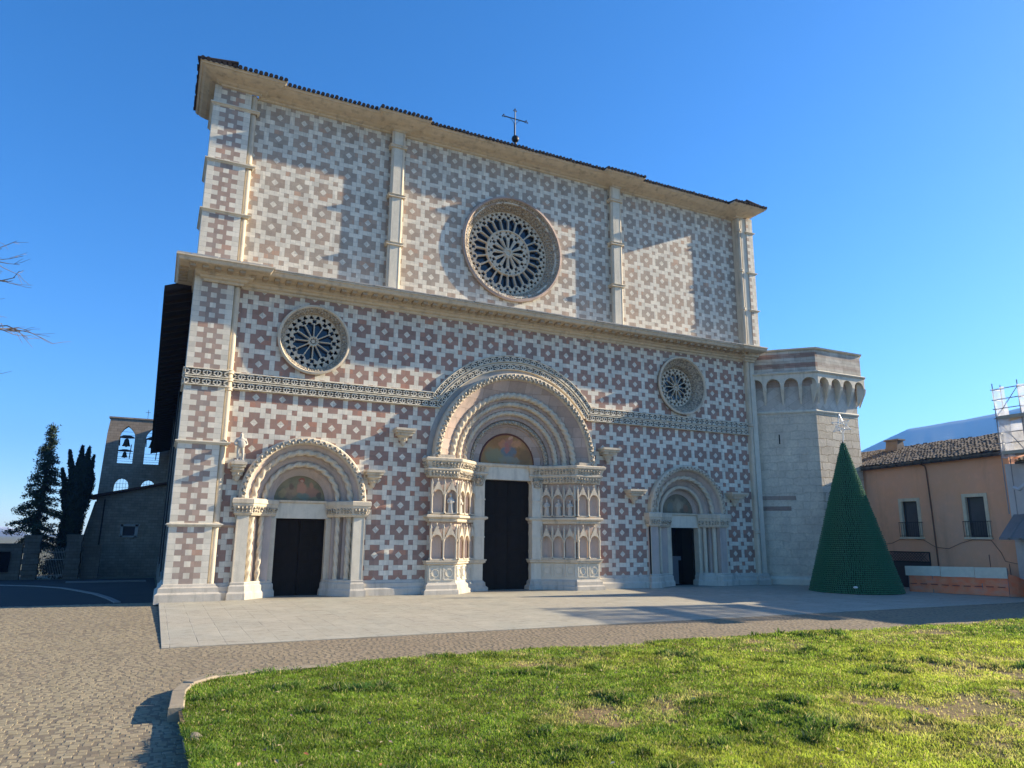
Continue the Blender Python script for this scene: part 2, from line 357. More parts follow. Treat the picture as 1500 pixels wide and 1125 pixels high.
def cobbles():
    xs, ys = [], []
    rows = []
    y = -29.0
    while y < 1.0:
        d = math.hypot(0, y+31); st = .125 if y < -9 else .17
        x = -11.5 if y > -24 else -9.0
        xe = 0.38 if y > -11.9 else (33. if y > -16.6 else .95)
        k = (len(rows) % 2)*st*.5
        row = np.arange(x+k, xe, st*1.06)
        rows.append((y, row, st)); y += st*.98
    X = np.concatenate([r[1] for r in rows]); Y = np.concatenate([np.full(len(r[1]), r[0]) for r in rows]); S = np.concatenate([np.full(len(r[1]), r[2]) for r in rows])
    Y = Y + .10*np.abs(np.sin(X*1.1+.4))*2 - .1 + nr.normal(0, .014, len(X)); X = X+nr.normal(0, .02, len(X))+.05*np.sin(Y*9)
    near = np.maximum(0, 1-np.hypot(X, Y+31)/30)
    hx = S*.5*nr.uniform(.80, 1.04, len(X)); hy = S*.5*nr.uniform(.80, 1.0, len(X)); h = nr.uniform(.0015, .007, len(X))*(.5+.6*near); h[nr.random(len(X)) < .04] = -.008
    tx = nr.normal(0, .034, len(X)); ty = nr.normal(0, .034, len(X))
    base = []
    for f, zf in ((1.0, 0.), (.92, .8), (.80, 1.)):
        for sx, sy in ((-1, -1), (1, -1), (1, 1), (-1, 1)):
            base.append(np.stack([X+hx*sx*f, Y+hy*sy*f, -.012+(h+.012)*zf+(tx*hx*sx*f+ty*hy*sy*f)*(zf > 0)], 1))
    V = np.stack(base, 1)                         # n,12,3
    n = len(X); q = []
    for a in (0, 4):
        for k in range(4): q.append([a+k, a+(k+1) % 4, a+4+(k+1) % 4, a+4+k])
    q.append([8, 9, 10, 11]); q = np.array(q)
    Fc = (q[None]+12*np.arange(n)[:, None, None]).reshape(-1, 4)
    me = bpy.data.meshes.new('cobbles'); me.vertices.add(n*12); me.vertices.foreach_set('co', V.reshape(-1).astype('f'))
    me.loops.add(Fc.size); me.loops.foreach_set('vertex_index', Fc.reshape(-1).astype('i'))
    me.polygons.add(len(Fc)); me.polygons.foreach_set('loop_start', np.arange(0, Fc.size, 4, dtype='i'))
    me.update(calc_edges=True); me.validate()
    at = me.attributes.new('tone', 'FLOAT', 'POINT'); at.data.foreach_set('value', np.repeat(nr.random(n), 12).astype('f'))
    me.shade_flat(); me.materials.append(M_cobs)
    o = bpy.data.objects.new('cobbles', me); COL.objects.link(o); struct(o)
cobbles()

def slab_mat():
    t = NT('limestone_slabs'); v = t.map((1, 1, 1), (0, 0, R(90)))
    wv = t.n('ShaderNodeVectorMath', operation='ADD'); t.set(wv.inputs[0], v)
    ns = t.n('ShaderNodeTexNoise'); t.set(ns.inputs['Vector'], t.tc); ns.inputs['Scale'].default_value = 1.5
    sc = t.n('ShaderNodeVectorMath', operation='SCALE'); t.set(sc.inputs[0], ns.outputs['Color']); sc.inputs['Scale'].default_value = .05
    t.set(wv.inputs[1], sc.outputs[0])
    br = t.n('ShaderNodeTexBrick'); t.set(br.inputs['Vector'], wv.outputs[0]); br.inputs['Scale'].default_value = 1
    br.inputs['Brick Width'].default_value = 1.15; br.inputs['Row Height'].default_value = .62; br.inputs['Mortar Size'].default_value = .012
    br.inputs['Color1'].default_value = (.40, .365, .285, 1); br.inputs['Color2'].default_value = (.365, .345, .275, 1); br.inputs['Mortar'].default_value = (.10, .095, .08, 1)
    br.inputs['Mortar Smooth'].default_value = .5
    n = t.noise(.5, 5, .6); n2 = t.noise(14, 4); n3 = t.noise(1.1, 5)
    c = t.mix(t.rng(n, .35, .68, 0, .6), br.outputs['Color'], (.42, .38, .29))
    jm = t.M('MULTIPLY', br.outputs['Fac'], t.rng(n3, .38, .58, .1, 1.))
    c = t.mix(t.M('MULTIPLY', br.outputs['Fac'], t.rng(n3, .60, .40)), c, (.40, .375, .31))
    c = t.mix(t.rng(n2, .45, .75, 0, .35), c, (.25, .23, .18))
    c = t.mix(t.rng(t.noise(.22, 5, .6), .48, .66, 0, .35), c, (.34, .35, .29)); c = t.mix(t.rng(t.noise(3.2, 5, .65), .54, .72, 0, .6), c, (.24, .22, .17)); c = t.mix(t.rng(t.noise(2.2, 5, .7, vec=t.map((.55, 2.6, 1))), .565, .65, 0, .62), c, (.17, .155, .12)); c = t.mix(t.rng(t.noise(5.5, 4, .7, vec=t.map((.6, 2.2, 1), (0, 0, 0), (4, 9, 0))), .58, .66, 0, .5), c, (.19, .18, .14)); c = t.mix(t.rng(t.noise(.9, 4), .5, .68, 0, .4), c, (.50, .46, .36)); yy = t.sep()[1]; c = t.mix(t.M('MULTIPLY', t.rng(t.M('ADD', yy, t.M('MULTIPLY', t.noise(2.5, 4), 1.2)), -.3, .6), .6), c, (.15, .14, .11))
    return t.fin(c, .75, t.bump(t.M('ADD', t.M('MULTIPLY', n2, .5), t.M('SUBTRACT', 1., jm)), .35, .02), 0, .35)
m = MB()
zp = lambda y: .016+.10*(y+11.8)/11.8
xs = [.42, 8, 16, 24, 32, 37]
for a, b in zip(xs, xs[1:]):
    m.add([(a, -11.8, zp(-11.8)), (b, -11.8, zp(-11.8)), (b, 1.2, zp(1.2)), (a, 1.2, zp(1.2))], [(0, 1, 2, 3)])
m.add([(.42, -11.8, zp(-11.8)), (37, -11.8, zp(-11.8)), (37, -11.8, -.05), (.42, -11.8, -.05)], [(0, 1, 2, 3)])
m.add([(.42, -11.8, zp(-11.8)), (.42, 0, zp(0)), (.42, 0, -.05), (.42, -11.8, -.05)], [(0, 1, 2, 3)])
struct(m.build('pavement', slab_mat()))
# asphalt road and pale edging stones in the church's shadow
def asph():
    t = NT('asphalt'); n = t.noise(.6, 4); n2 = t.noise(60, 2)
    c = t.mix(t.rng(n, .35, .65), (.019, .018, .018), (.028, .026, .024)); c = t.mix(t.rng(n2, .5, .7, 0, .5), c, (.04, .038, .036))
    return t.fin(c, .85, t.bump(n2, .5, .01))
M_asph = asph()
roadx = [-60, -30, -14, -8, -4, -1, .45]
sheet('road', roadx, [1.0, 4, 8, 14, 20, 26, 32, 40, 46], lambda x, y: zg(x, y)+.004, M_asph)
M_edge = stone('pale_edging_stone', (.24, .23, .21), (.17, .165, .155))
m = MB()
pts = [(-1.0, 2.0), (-1.5, 6), (-2.3, 11), (-3.4, 16), (-4.6, 21), (-6.5, 26), (-9.5, 30.5), (-15, 35), (-30, 38)]
for (x0, y0), (x1, y1) in zip(pts, pts[1:]):
    p = Vector((x0, y0, zg(x0, y0)+.03)); q = Vector((x1, y1, zg(x1, y1)+.03)); m.bar(p, q, .22, .05)
m.bar((-5.5, 33, zg(0, 33)+.06), (-.2, 33.5, zg(0, 33.5)+.06), .5, .12)
struct(m.build('kerb', M_edge))

# ------------------------------------------------------------------ lawn, kerb and grass
LX0 = .62
lawn_edge = [(LX0, -60), (LX0-.02, -24), (LX0-.06, -21), (LX0-.12, -19.2), (LX0-.05, -18.0), (.72, -17.4), (1.15, -16.9), (1.9, -16.62), (3.0, -16.55), (6, -16.5), (12, -16.6), (18, -16.8), (26, -17.3), (34, -17.9), (60, -19)]
ex = np.array([p[0] for p in lawn_edge]); ey = np.array([p[1] for p in lawn_edge])
def lawn_z(x, y):
    return .165+.02*np.sin(x*.7+1)*np.cos(y*.6)+.02*np.sin(x*1.7+y*1.1)+.05*np.clip((x-1)/6, 0, 1)
def inside(x, y):                                   # inside the lawn outline
    yb = np.interp(x, ex[4:], ey[4:]); xl = np.interp(y, ey[:5], ex[:5])
    return (y < yb) & (x > np.where(y > -17.4, .6, xl)+np.where((y > -20.0) & (y < -16.9) & (x < 1.6), .10, 0))
def soil_mat():
    t = NT('lawn_soil'); n = t.noise(.9, 5, .6); n2 = t.noise(25, 3)
    c = t.mix(t.rng(n, .4, .62), (.13, .11, .03), (.26, .17, .08)); c = t.mix(t.rng(n2, .4, .7, 0, .4), c, (.10, .07, .03))
    return t.fin(c, .95, t.bump(n2, .6, .03))
m = MB(); gxs = list(np.concatenate([np.linspace(0, 1, 60)]))
cols = []
for i in range(90):
    x = .56+(i/89.)**1.6*50
    yb = float(np.interp(x, ex[4:], ey[4:]))-.03
    cols.append([(x, yb+(-60-yb)*(j/29.)**1.7) for j in range(30)])
V = []
for c in cols:
    for x, y in c:
        xl = float(np.interp(y, ey[:5], ex[:5])); xx = max(x, xl+.03); V.append((xx, y, float(lawn_z(xx, y))-.02))
m.add(V, [(i*30+j, (i+1)*30+j, (i+1)*30+j+1, i*30+j+1) for i in range(89) for j in range(29)])
struct(m.build('lawn', soil_mat(), smooth=60))
# kerb stones of the bed, one run of blocks
def edge_points(step):
    pts = [Vector(p) for p in lawn_edge]; res = []
    for p, q in zip(pts[1:], pts[2:]):
        n = max(1, int((q-p).length/step)); res += [p.lerp(q, i/n) for i in range(n)]
    return res+[pts[-1]]
m = MB(); ep = edge_points(.62)
for k, (p, q) in enumerate(zip(ep, ep[1:])):
    if p.x > 40: break
    if p.y < -20.0 and p.x < 1.5: continue          # stones missing here
    d = (q-p).normalized(); nrm = Vector((-d.y, d.x)); a = p+d*.012; b = q-d*.012; wd = .13 if (p.y < -16.8 and p.x < 1.4) else .12
    z1 = (.205 if p.y < -16.8 and p.x < 1.4 else .19)+rng.uniform(-.012, .015)
    v = []
    for z, ins in ((-.06, 0), (z1-.02, 0), (z1, .02)):
        v += [(a.x+nrm.x*(wd-ins)*.6+d.x*ins, a.y+nrm.y*(wd-ins)*.6+d.y*ins, z), (b.x+nrm.x*(wd-ins)*.6-d.x*ins, b.y+nrm.y*(wd-ins)*.6-d.y*ins, z),
              (b.x-nrm.x*(wd-ins)-d.x*ins, b.y-nrm.y*(wd-ins)-d.y*ins, z), (a.x-nrm.x*(wd-ins)+d.x*ins, a.y-nrm.y*(wd-ins)+d.y*ins, z)]
    f = [(8, 9, 10, 11)]
    for b_ in (0, 4): f += [(b_+i, b_+(i+1) % 4, b_+4+(i+1) % 4, b_+4+i) for i in range(4)]
    m.add(v, f)
struct(m.build('kerb', stone('kerb_stone', (.33, .275, .19), (.22, .185, .13), sc=4)))
m = MB(); m.blob((0, 0, 0), .17, .26, .15, 9, 7)
bm_rng = random.Random(3)
m.V = [(x*(1+bm_rng.uniform(-.12, .12)), y*(1+bm_rng.uniform(-.12, .12)), z+.04) for x, y, z in m.V]
o = m.build('loose_stone', stone('tan_stone', (.25, .21, .15), (.16, .135, .10), bump=.8), smooth=40); o.location = (LX0+.06, -20.95, .09); o.scale = (.75, 1.0, .75); tag(o, 'loose grey stone lying in the gap of the lawn kerb', 'stone')

def grass_mat():
    t = NT('grass_blades'); a = t.n('ShaderNodeVertexColor', layer_name='tint')
    d = t.n('ShaderNodeBsdfDiffuse'); tr = t.n('ShaderNodeBsdfTranslucent'); mx = t.n('ShaderNodeMixShader'); mx.inputs[0].default_value = .5
    br = t.mix(1., a.outputs[0], (1.25, 1.25, .8), 'MULTIPLY')
    t.set(d.inputs[0], a.outputs[0]); t.set(tr.inputs[0], br)
    t.t.links.new(d.outputs[0], mx.inputs[1]); t.t.links.new(tr.outputs[0], mx.inputs[2]); t.t.links.new(mx.outputs[0], t.out.inputs[0])
    return t.m
def vnoise(x, y, sc, seed):
    g = np.random.default_rng(seed).random((64, 64)); u = x*sc % 63; v = y*sc % 63
    i = np.floor(u).astype(int); j = np.floor(v).astype(int); fu = u-i; fv = v-j; fu = fu*fu*(3-2*fu); fv = fv*fv*(3-2*fv)
    return (g[i, j]*(1-fu)+g[(i+1) % 64, j]*fu)*(1-fv)+(g[i, (j+1) % 64]*(1-fu)+g[(i+1) % 64, (j+1) % 64]*fu)*fv
def fbm(x, y, sc, seed): return .55*vnoise(x, y, sc, seed)+.3*vnoise(x, y, sc*2.3, seed+1)+.15*vnoise(x, y, sc*5.1, seed+2)
def grass():
    N = 900000
    # sample in distance/azimuth about the place people stand so that nearer turf is denser
    d = 6.6*np.exp(nr.random(N)*math.log(44/6.6)); az = R(1) + nr.random(N)*R(66)
    x = d*np.sin(az); y = -30.978+d*np.cos(az)
    ok = inside(x, y); x, y, d = x[ok], y[ok], d[ok]
    bare = .6*fbm(x, y, .55, 5)+.4*fbm(x, y, 2.3, 9); bare = bare-.22*np.clip((5.5-x)/2.5, 0, 1); clump = fbm(x, y, .8, 21); tuft = vnoise(x, y, 3.1, 33)
    keep = nr.random(len(x)) < np.clip((.70-bare)*7, .06, 1)*np.clip(.45+clump, .3, 1)
    x, y, d, bare, clump, tuft = [q[keep] for q in (x, y, d, bare, clump, tuft)]
    n = len(x)
    tall = np.clip((clump-.47)*5, 0, 1)*np.clip((tuft-.48)*4, 0, 1)*np.clip(1.6*vnoise(x, y, 7., 51), .25, 1)
    L = (.020+.030*nr.random(n)**1.3)*(1+1.9*tall)*(.9+.012*d); W = (.0042+.004*nr.random(n)**2)*(1+.07*(d-6)); W *= 1+.5*tall
    a = nr.random(n)*2*np.pi; lean = .25+.75*nr.random(n); b = nr.random(n)*2*np.pi
    z = lawn_z(x, y)-.015
    wx, wy = np.cos(a)*W, np.sin(a)*W; lx, ly = np.cos(b)*lean*L, np.sin(b)*lean*L; H = L*np.sqrt(np.clip(1.25-lean**2*.8, .15, 2))
    P = np.stack([np.stack([x-wx, y-wy, z], 1), np.stack([x+wx, y+wy, z], 1),
                  np.stack([x+wx*.75+lx*.35, y+wy*.75+ly*.35, z+H*.62], 1), np.stack([x-wx*.75+lx*.35, y-wy*.75+ly*.35, z+H*.62], 1),
                  np.stack([x+lx, y+ly, z+H], 1)], 1)
    base = 5*np.arange(n)[:, None]
    quads = base+np.array([[0, 1, 2, 3]]); tris = base+np.array([[3, 2, 4]])
    li = np.concatenate([quads.reshape(-1), tris.reshape(-1)]).astype('i')
    ls = np.concatenate([np.arange(n)*4, 4*n+np.arange(n)*3]).astype('i')
    me = bpy.data.meshes.new('grass'); me.vertices.add(5*n); me.vertices.foreach_set('co', P.reshape(-1).astype('f'))
    me.loops.add(len(li)); me.loops.foreach_set('vertex_index', li); me.polygons.add(2*n); me.polygons.foreach_set('loop_start', ls)
    me.update(calc_edges=True)
    g1 = np.array([.20, .30, .03]); g2 = np.array([.11, .19, .025]); g3 = np.array([.34, .40, .045]); dry = np.array([.50, .42, .21]); dk = np.array([.05, .12, .035])
    t = nr.random(n)[:, None]; big = fbm(x, y, .28, 44)[:, None]; mid = (.62+.8*vnoise(x, y, 4.3, 61))*(.78+.45*vnoise(x, y, 11., 62))
    c = g1*(1-t)+g2*t; c = c+(g3-c)*np.clip((big-.42)*3.2, 0, 1)*.8
    c = c+(dk-c)*(tall[:, None]*.85)
    dd = np.clip((bare-.52)*5, 0, .9)[:, None]*(nr.random(n)[:, None] < .8) ; dd = np.maximum(dd, (nr.random(n)[:, None] < .10)*.8)
    c = c+(dry-c)*dd
    lum = c.mean(1, keepdims=True); c = c*.88+lum*.12; c = c*mid[:, None]; w_ = nr.random(n) < .025; c[w_] = c[w_]*.4+np.array([.36, .38, .26])*.6
    c = np.concatenate([c, np.ones((n, 1))], 1).astype('f')
    ca = me.color_attributes.new('tint', 'FLOAT_COLOR', 'POINT'); ca.data.foreach_set('color', np.repeat(c, 5, 0).reshape(-1))
    me.materials.append(grass_mat())
    o = bpy.data.objects.new('grass', me); COL.objects.link(o); struct(o, 'stuff')
grass()
# fallen leaves scattered in the turf
m = MB(); lv = []
for k in range(260):
    d = 7+rng.random()**1.4*20; a = R(2+rng.random()*58); x = d*math.sin(a); y = -30.978+d*math.cos(a)
    if not bool(inside(np.array([x]), np.array([y]))[0]): continue
    z = float(lawn_z(x, y))+rng.uniform(.02, .05); s_ = rng.uniform(.02, .042); t = rng.random()*6.3
    e1 = Vector((math.cos(t), math.sin(t), rng.uniform(-.4, .4)))*s_; e2 = Vector((-math.sin(t), math.cos(t), rng.uniform(-.5, .5)))*s_*.6; c = Vector((x, y, z))
    m.add([c-e1, c-e2+Vector((0, 0, .008)), c+e1, c+e2+Vector((0, 0, .008))], [(0, 1, 2, 3)])
def leaf_mat():
    t = NT('dry_leaf'); g = t.n('ShaderNodeNewGeometry').outputs['Random Per Island']
    return t.fin(t.ramp(g, [(0, (.30, .20, .09)), (.5, (.42, .34, .2)), (.8, (.33, .12, .05)), (1, (.5, .47, .38))]), .8)
struct(m.build('fallen_leaves', leaf_mat()), 'stuff')

# ------------------------------------------------------------------ the church
church = thing('church', 'great stone church with a square screen facade of red and white crosses', 'church', (0, 0, 0))
XL, XR = .5, 30.85
ZB = .10
ROSE = (15.05, 16.95, 2.81); ROSL = (5.46, 10.9, 1.53); ROSR = (25.52, 10.86, 1.62)
PORT = {'c': (15.3, 6.1, 4.25), 'l': (5.46, 4.03, 2.54), 'r': (25.5, 3.90, 2.5)}
# lower and upper wall
def notch(c, zs, r, n=40):
    return [(c-r, ZB)]+[(c+r*math.cos(R(180-180*i/n)), zs+r*math.sin(R(180-180*i/n))) for i in range(n+1)]+[(c+r, ZB)]
outer = [(XL+.3, ZB)]+notch(PORT['l'][0], PORT['l'][1], PORT['l'][2]-.1)+notch(PORT['c'][0], PORT['c'][1], PORT['c'][2]-.1)+notch(PORT['r'][0], PORT['r'][1], PORT['r'][2]-.1)+[(XR-.2, ZB), (XR-.2, 13.3), (XL+.3, 13.3)]
m = MB().plate(outer, [circ(ROSL[0], ROSL[1], 1.3), circ(ROSR[0], ROSR[1], 1.38)], 1.2, lambda a, b, c: (a, c+.6, b))
m.build('wall', M_low, church)
m = MB().plate([(XL+.3, 13.3), (XR-.1, 13.3), (XR-.1, 21.75), (XL+.3, 21.75)], [circ(ROSE[0], ROSE[1], 2.5)], 1.0, lambda a, b, c: (a, c+.5, b))
m.build('wall', M_up, church)
# corner and dividing pilasters, shafts
PF = .32
for z0, z1 in ((ZB, 13.3), (13.3, 21.75)):
    MB().box(XL, 2.02, -PF, 1.3, z0, z1).build('pilaster', M_pil, church)
MB().box(30.62, 31.12, -.52, 1.3, 13.3, 21.75).build('pilaster', M_pilr, church)
MB().box(30.55, 30.9, -.16, 1.2, ZB, 13.3).build('pilaster', M_white, church)
def shaft(x, z0, z1, r=.125, y=-.13, rings=()):
    m = MB(); m.tube([(x, y, z0), (x, y, z1)], r, 12)
    m.box(x-r*1.1, x+r*1.1, y, .05, z0, z1)
    for z in rings: m.lathe([(r, -.10), (r*1.45, -.07), (r*1.3, 0), (r*1.5, .06), (r, .10)], (x, y, z), 12)
    m.build('corner_shaft', M_cream, church, smooth=40)
shaft(2.145, .68, 13.0, rings=(2.97, 6.2, 8.4, 8.78, 9.1)); shaft(2.145, 13.6, 21.7, rings=(15.92, 18.3, 20.9))
shaft(30.36, .68, 13.0, .13, rings=(2.97, 9.0)); shaft(30.1, 13.6, 21.7, .11, y=-.40, rings=(15.9, 18.3, 20.9))
MB().box(30.22, 30.62, -.48, .2, 13.3, 21.7).build('pilaster', M_white, church)
for x0, x1 in ((8.48, 9.1), (20.96, 21.6)):
    m = MB(); m.box(x0+.08, x1-.14, -.34, .05, 13.4, 21.75); m.build('pilaster', M_white, church)
    m = MB()
    for x in (x0+.05, x1-.1):
        m.tube([(x, -.24, 13.5), (x, -.24, 21.7)], .085 if x < x0+.2 else .11, 10)
    m.build('shaft', M_cream, church, smooth=40)
    m = MB()
    for z in (15.92, 18.34, 20.9):
        m.mold([(0, -.10), (.09, -.07), (.06, 0), (.11, .05), (.0, .09)], [(x0-.03, .02), (x0-.03, -.33), (x1, -.33), (x1, .02)])
        m.V = [(x, y, zz+z) for x, y, zz in m.V]
        m.build('shaft_ring', M_cream, church); m = MB()
PP = [(XL, 2.0), (XL, -PF), (2.02, -PF), (2.02, -.02)]           # plan round the left corner pilaster
LEDGE = [(0, -.08), (.04, -.06), (.05, -.02), (.11, .0), (.11, .04), (0, .065)]
for z in (15.9, 18.2, 20.84, 6.15, 2.95):
    MB().mold([(p, z+q) for p, q in LEDGE], [(XL, 2.0), (XL, -PF), (2.3, -PF), (2.3, -.02)]).build('pilaster_ledge', M_white, church)
for z in (15.85, 18.2, 20.8):
    MB().mold([(p, z+q) for p, q in LEDGE], [(30.6, -.02), (30.6, -.52), (31.12, -.52), (31.12, 1.0)]).build('pilaster_ledge', M_white, church)
# small wall band left of the left portal
MB().mold([(0, 2.87), (.05, 2.9), (.08, 2.97), (.04, 3.03), (0, 3.06)], [(2.3, 0), (2.98, 0)]).build('wall_band', M_pink, church)
# plinth: stepped and moulded
pr = [(0, .70), (.05, .68), (.08, .60), (.16, .56), (.17, .40), (.26, .33), (.27, .0), (0, .0)]
for sc_p, path in ((1, [(XL, 3.0), (XL, -PF), (2.27, -PF), (2.27, 0), (2.95, 0)]), (.8, [(7.95, 0), (10.9, 0)]), (.8, [(19.9, 0), (22.95, 0)]), (.8, [(28.05, 0), (30.2, 0), (30.2, -.2), (30.9, -.2)])):
    MB().mold([(p*sc_p, z+.05) for p, z in pr], path).build('plinth', M_base, church)
# middle cornice with dentils, breaking forward over the corner pilasters
CP = [(XL+.38, 2.2), (XL+.38, -PF-.04), (2.3, -PF-.04), (2.3, 0), (30.15, 0), (30.15, -.24), (30.85, -.24)]
pr = [(0, 12.74), (.06, 12.76), (.08, 12.85), (.20, 12.88), (.24, 12.96), (.40, 12.99), (.44, 13.16), (1.0, 13.18), (1.04, 13.21), (1.10, 13.33), (1.15, 13.34), (1.15, 13.40), (.02, 13.66)]
MB().mold(pr, CP).build('cornice', M_cream, church)
M_dent = stone('stained_limestone', (.46, .36, .235), (.33, .26, .18)); x = 2.6
while x < 29.9:
    MB().box(x, x+.20, -.86, -.50, 13.05, 13.19).build('dentil', M_dent, church); x += .47
for k in range(5): MB().box(.25+k*.47, .47+k*.47, -1.20, -.86, 13.05, 13.19).build('dentil', M_dent, church)
for k in range(4): MB().box(-.28+.18, .04+.18, -.6+k*.47, -.38+k*.47, 13.05, 13.19).build('dentil', M_dent, church)
# grime / stone slabs on top edge of the cornice
m = MB(); x = -.25
while x < 29.7:
    l = rng.uniform(.5, 1.1); y0 = -1.19 if 2.6 < x < 30 else -1.48
    m.box(x, x+l-.02, y0+rng.uniform(-.02, .02), -.75, 13.405, 13.44+rng.uniform(.0, .03)); x += l
m.build('cornice_slab', M_grey, church)
# top cornice and roof tiles
TP = [(XL+.38, 3.0), (XL+.38, -PF), (2.3, -PF), (2.3, 0), (8.6, 0), (8.6, -.30), (9.0, -.30), (9.0, 0), (21.1, 0), (21.1, -.30), (21.5, -.30), (21.5, 0), (29.95, 0), (29.95, -.45), (30.3, -.45), (30.3, 1.3)]
pr = [(0, 21.66), (.10, 21.68), (.13, 21.74), (.26, 21.76), (.34, 21.80), (.62, 21.84), (.82, 21.91), (.92, 21.97), (.99, 21.98), (1.02, 22.03), (1.06, 22.04), (1.06, 22.09), (-.9, 22.45)]
MB().mold(pr, TP).build('cornice', M_cream, church)
def tile_run(m, p, q, wd, slope=.16, z=22.12, back=1.5):
    p = Vector(p); q = Vector(q); d = (q-p); n = max(1, int(d.length/.20)); d.normalize(); inn = Vector((-d.y, d.x))
    for i in range(n):
        c = p+d*(i+.5)*((q-p).length/n); j = rng.uniform(-.03, .03)
        a = Vector((c.x-inn.x*(.06+j), c.y-inn.y*(.06+j), z+rng.uniform(-.012, .012))); b = Vector((c.x+inn.x*back, c.y+inn.y*back, z+back*slope))
        m.tube([a, b], [wd, wd*.85], 8)
m = MB(); o_ = 1.08
lip = [((XL+.38-o_, 2.9), (XL+.38-o_, -PF-o_)), ((XL+.38-o_, -PF-o_), (2.3+o_, -PF-o_)), ((2.3+o_, -o_), (8.6-o_, -o_)), ((8.6-o_, -.30-o_), (9.0+o_, -.30-o_)), ((9.0+o_, -o_), (21.1-o_, -o_)),
       ((21.1-o_, -.30-o_), (21.5+o_, -.30-o_)), ((21.5+o_, -o_), (29.95-o_, -o_)), ((29.95-o_, -.45-o_), (30.3+o_, -.45-o_)), ((30.3+o_, -.45-o_), (30.3+o_, 1.0))]
for a, b in lip: tile_run(m, a, b, .085)
m.build('roof_tiles', M_tiledk, church, smooth=40)
# iron cross on the roof edge
m = MB(); cx = 14.98; cy = -.35; z0 = 22.45
m.tube([(cx, cy, z0), (cx, cy, 24.60)], .028, 6); m.tube([(cx-.05, cy, z0+.5), (cx-.05, cy, z0+1.4)], .015, 5)
m.tube([(cx-.62, cy, 24.14), (cx+.62, cy, 24.14)], .028, 6)
for p in ((cx, cy, 24.64), (cx-.66, cy, 24.14), (cx+.66, cy, 24.14)):
    for k in range(3):
        a = {0: (0, .07), 1: (.06, -.02), 2: (-.06, -.02)}[k]; m.blob((p[0]+a[0], p[1], p[2]+a[1]), .05, .03, .05)
for sx in (-1, 1): m.tube([(cx+sx*.05, cy, 23.84), (cx+sx*.12, cy, 23.99), (cx+sx*.28, cy, 24.09)], .014, 5)
cr = m.build('roof_cross', M_iron, church)
m = MB(); m.blob((cx+.02, cy, 22.98), .20, .20, .20, 12, 8); m.lathe([(.09, -.1), (.06, .4)], (cx+.02, cy, z0), 8)
m.build('ball', M_iron, cr, smooth=50)

# string course of pierced bands, rising in an arch over the middle portal
C, ZS = 15.3, 6.1
def lace(m_r, m_b, m_d, path, L):
    """path(s,t)-> point; s along, t across 0..1, third n outwards.  rails, bars, dark backing"""
    n = max(2, int(L/.14))
    for t0, t1, o in ((-.16, .02, .09), (.98, 1.16, .09)):
        V = []
        for i in range(n+1):
            s_ = L*i/n; V += [path(s_, t0, 0), path(s_, t0, o*.8), path(s_, (t0+t1)/2, o), path(s_, t1, o*.8), path(s_, t1, 0)]
        m_r.add(V, [(i*5+k, (i+1)*5+k, (i+1)*5+k+1, i*5+k+1) for i in range(n) for k in range(4)]+[tuple(range(5)), tuple(n*5+k for k in range(4, -1, -1))])
    V = []
    for i in range(n+1): V += [path(L*i/n, 0, .008), path(L*i/n, 1, .008)]
    m_d.add(V, [(2*i, 2*i+2, 2*i+3, 2*i+1) for i in range(n)])
    un = max(1, round(L/.36)); u = L/un
    for k in range(un):
        s0 = k*u; s1 = s0+u; mid = (s0+s1)/2
        def bar(a, b, wd=.05):
            p, q = Vector(path(a[0], a[1], .035)), Vector(path(b[0], b[1], .035)); m_b.bar(p, q, wd, .05, (0, 1, 0))
        bar((s0, 0), (mid, .5)); bar((mid, .5), (s1, 1)); bar((s0, 1), (mid, .5)); bar((mid, .5), (s1, 0)); bar((s0, 0), (s0, 1), .036)
        bar((mid, .36), (mid, .64), .09)
mr, mb_, md = MB(), MB(), MB()
for (za, zb, ra, rb) in ((8.45, 8.70, 4.56, 4.80), (8.82, 9.07, 4.95, 5.19)):
    zm = (za+zb)/2; rm = (ra+rb)/2; th = math.asin((zm-ZS)/rm); xa = C-rm*math.cos(th); xb = C+rm*math.cos(th)
    lace(mr, mb_, md, lambda s_, t, n, a=2.28, za=za, zb=zb: (a+s_, -n-.06, za+(zb-za)*t), xa-2.28)
    lace(mr, mb_, md, lambda s_, t, n, a=xb, za=za, zb=zb: (a+s_, -n-.06, za+(zb-za)*t), 30.2-xb)
    lace(mr, mb_, md, lambda s_, t, n, ra=ra, rb=rb, th=th, rm=rm: (C-(ra+(rb-ra)*t)*math.cos(th+s_/rm), -n-.06, ZS+(ra+(rb-ra)*t)*math.sin(th+s_/rm)), rm*(math.pi-2*th))
    lace(mr, mb_, md, lambda s_, t, n, za=za, zb=zb: (XL+s_, -PF-n, za+(zb-za)*t), 1.6)
    lace(mr, mb_, md, lambda s_, t, n, za=za, zb=zb: (XL-n, 1.5-s_, za+(zb-za)*t), 1.5+PF)
# filler slab behind the bands
mf = MB(); mf.box(2.28, 10.9, -.06, .02, 8.40, 9.12); mf.box(19.7, 30.22, -.06, .02, 8.40, 9.12)
mf.arc([(4.50, .0), (4.50, -.06), (5.26, -.06), (5.26, .0)], C, ZS, 33, 147)
sc_ = mr.build('string_course', M_white, church)
mf.build('band_slab', M_cream, sc_); mb_.build('pierced_ornament', M_white, sc_); md.build('dark_backing', M_dkstone, sc_)

M_ring = stone('tan_carved_ring_stone', (.52, .425, .30), (.38, .31, .22), carve=11, bump=.6, stain=(.12, .10, .08), st_amt=.5)
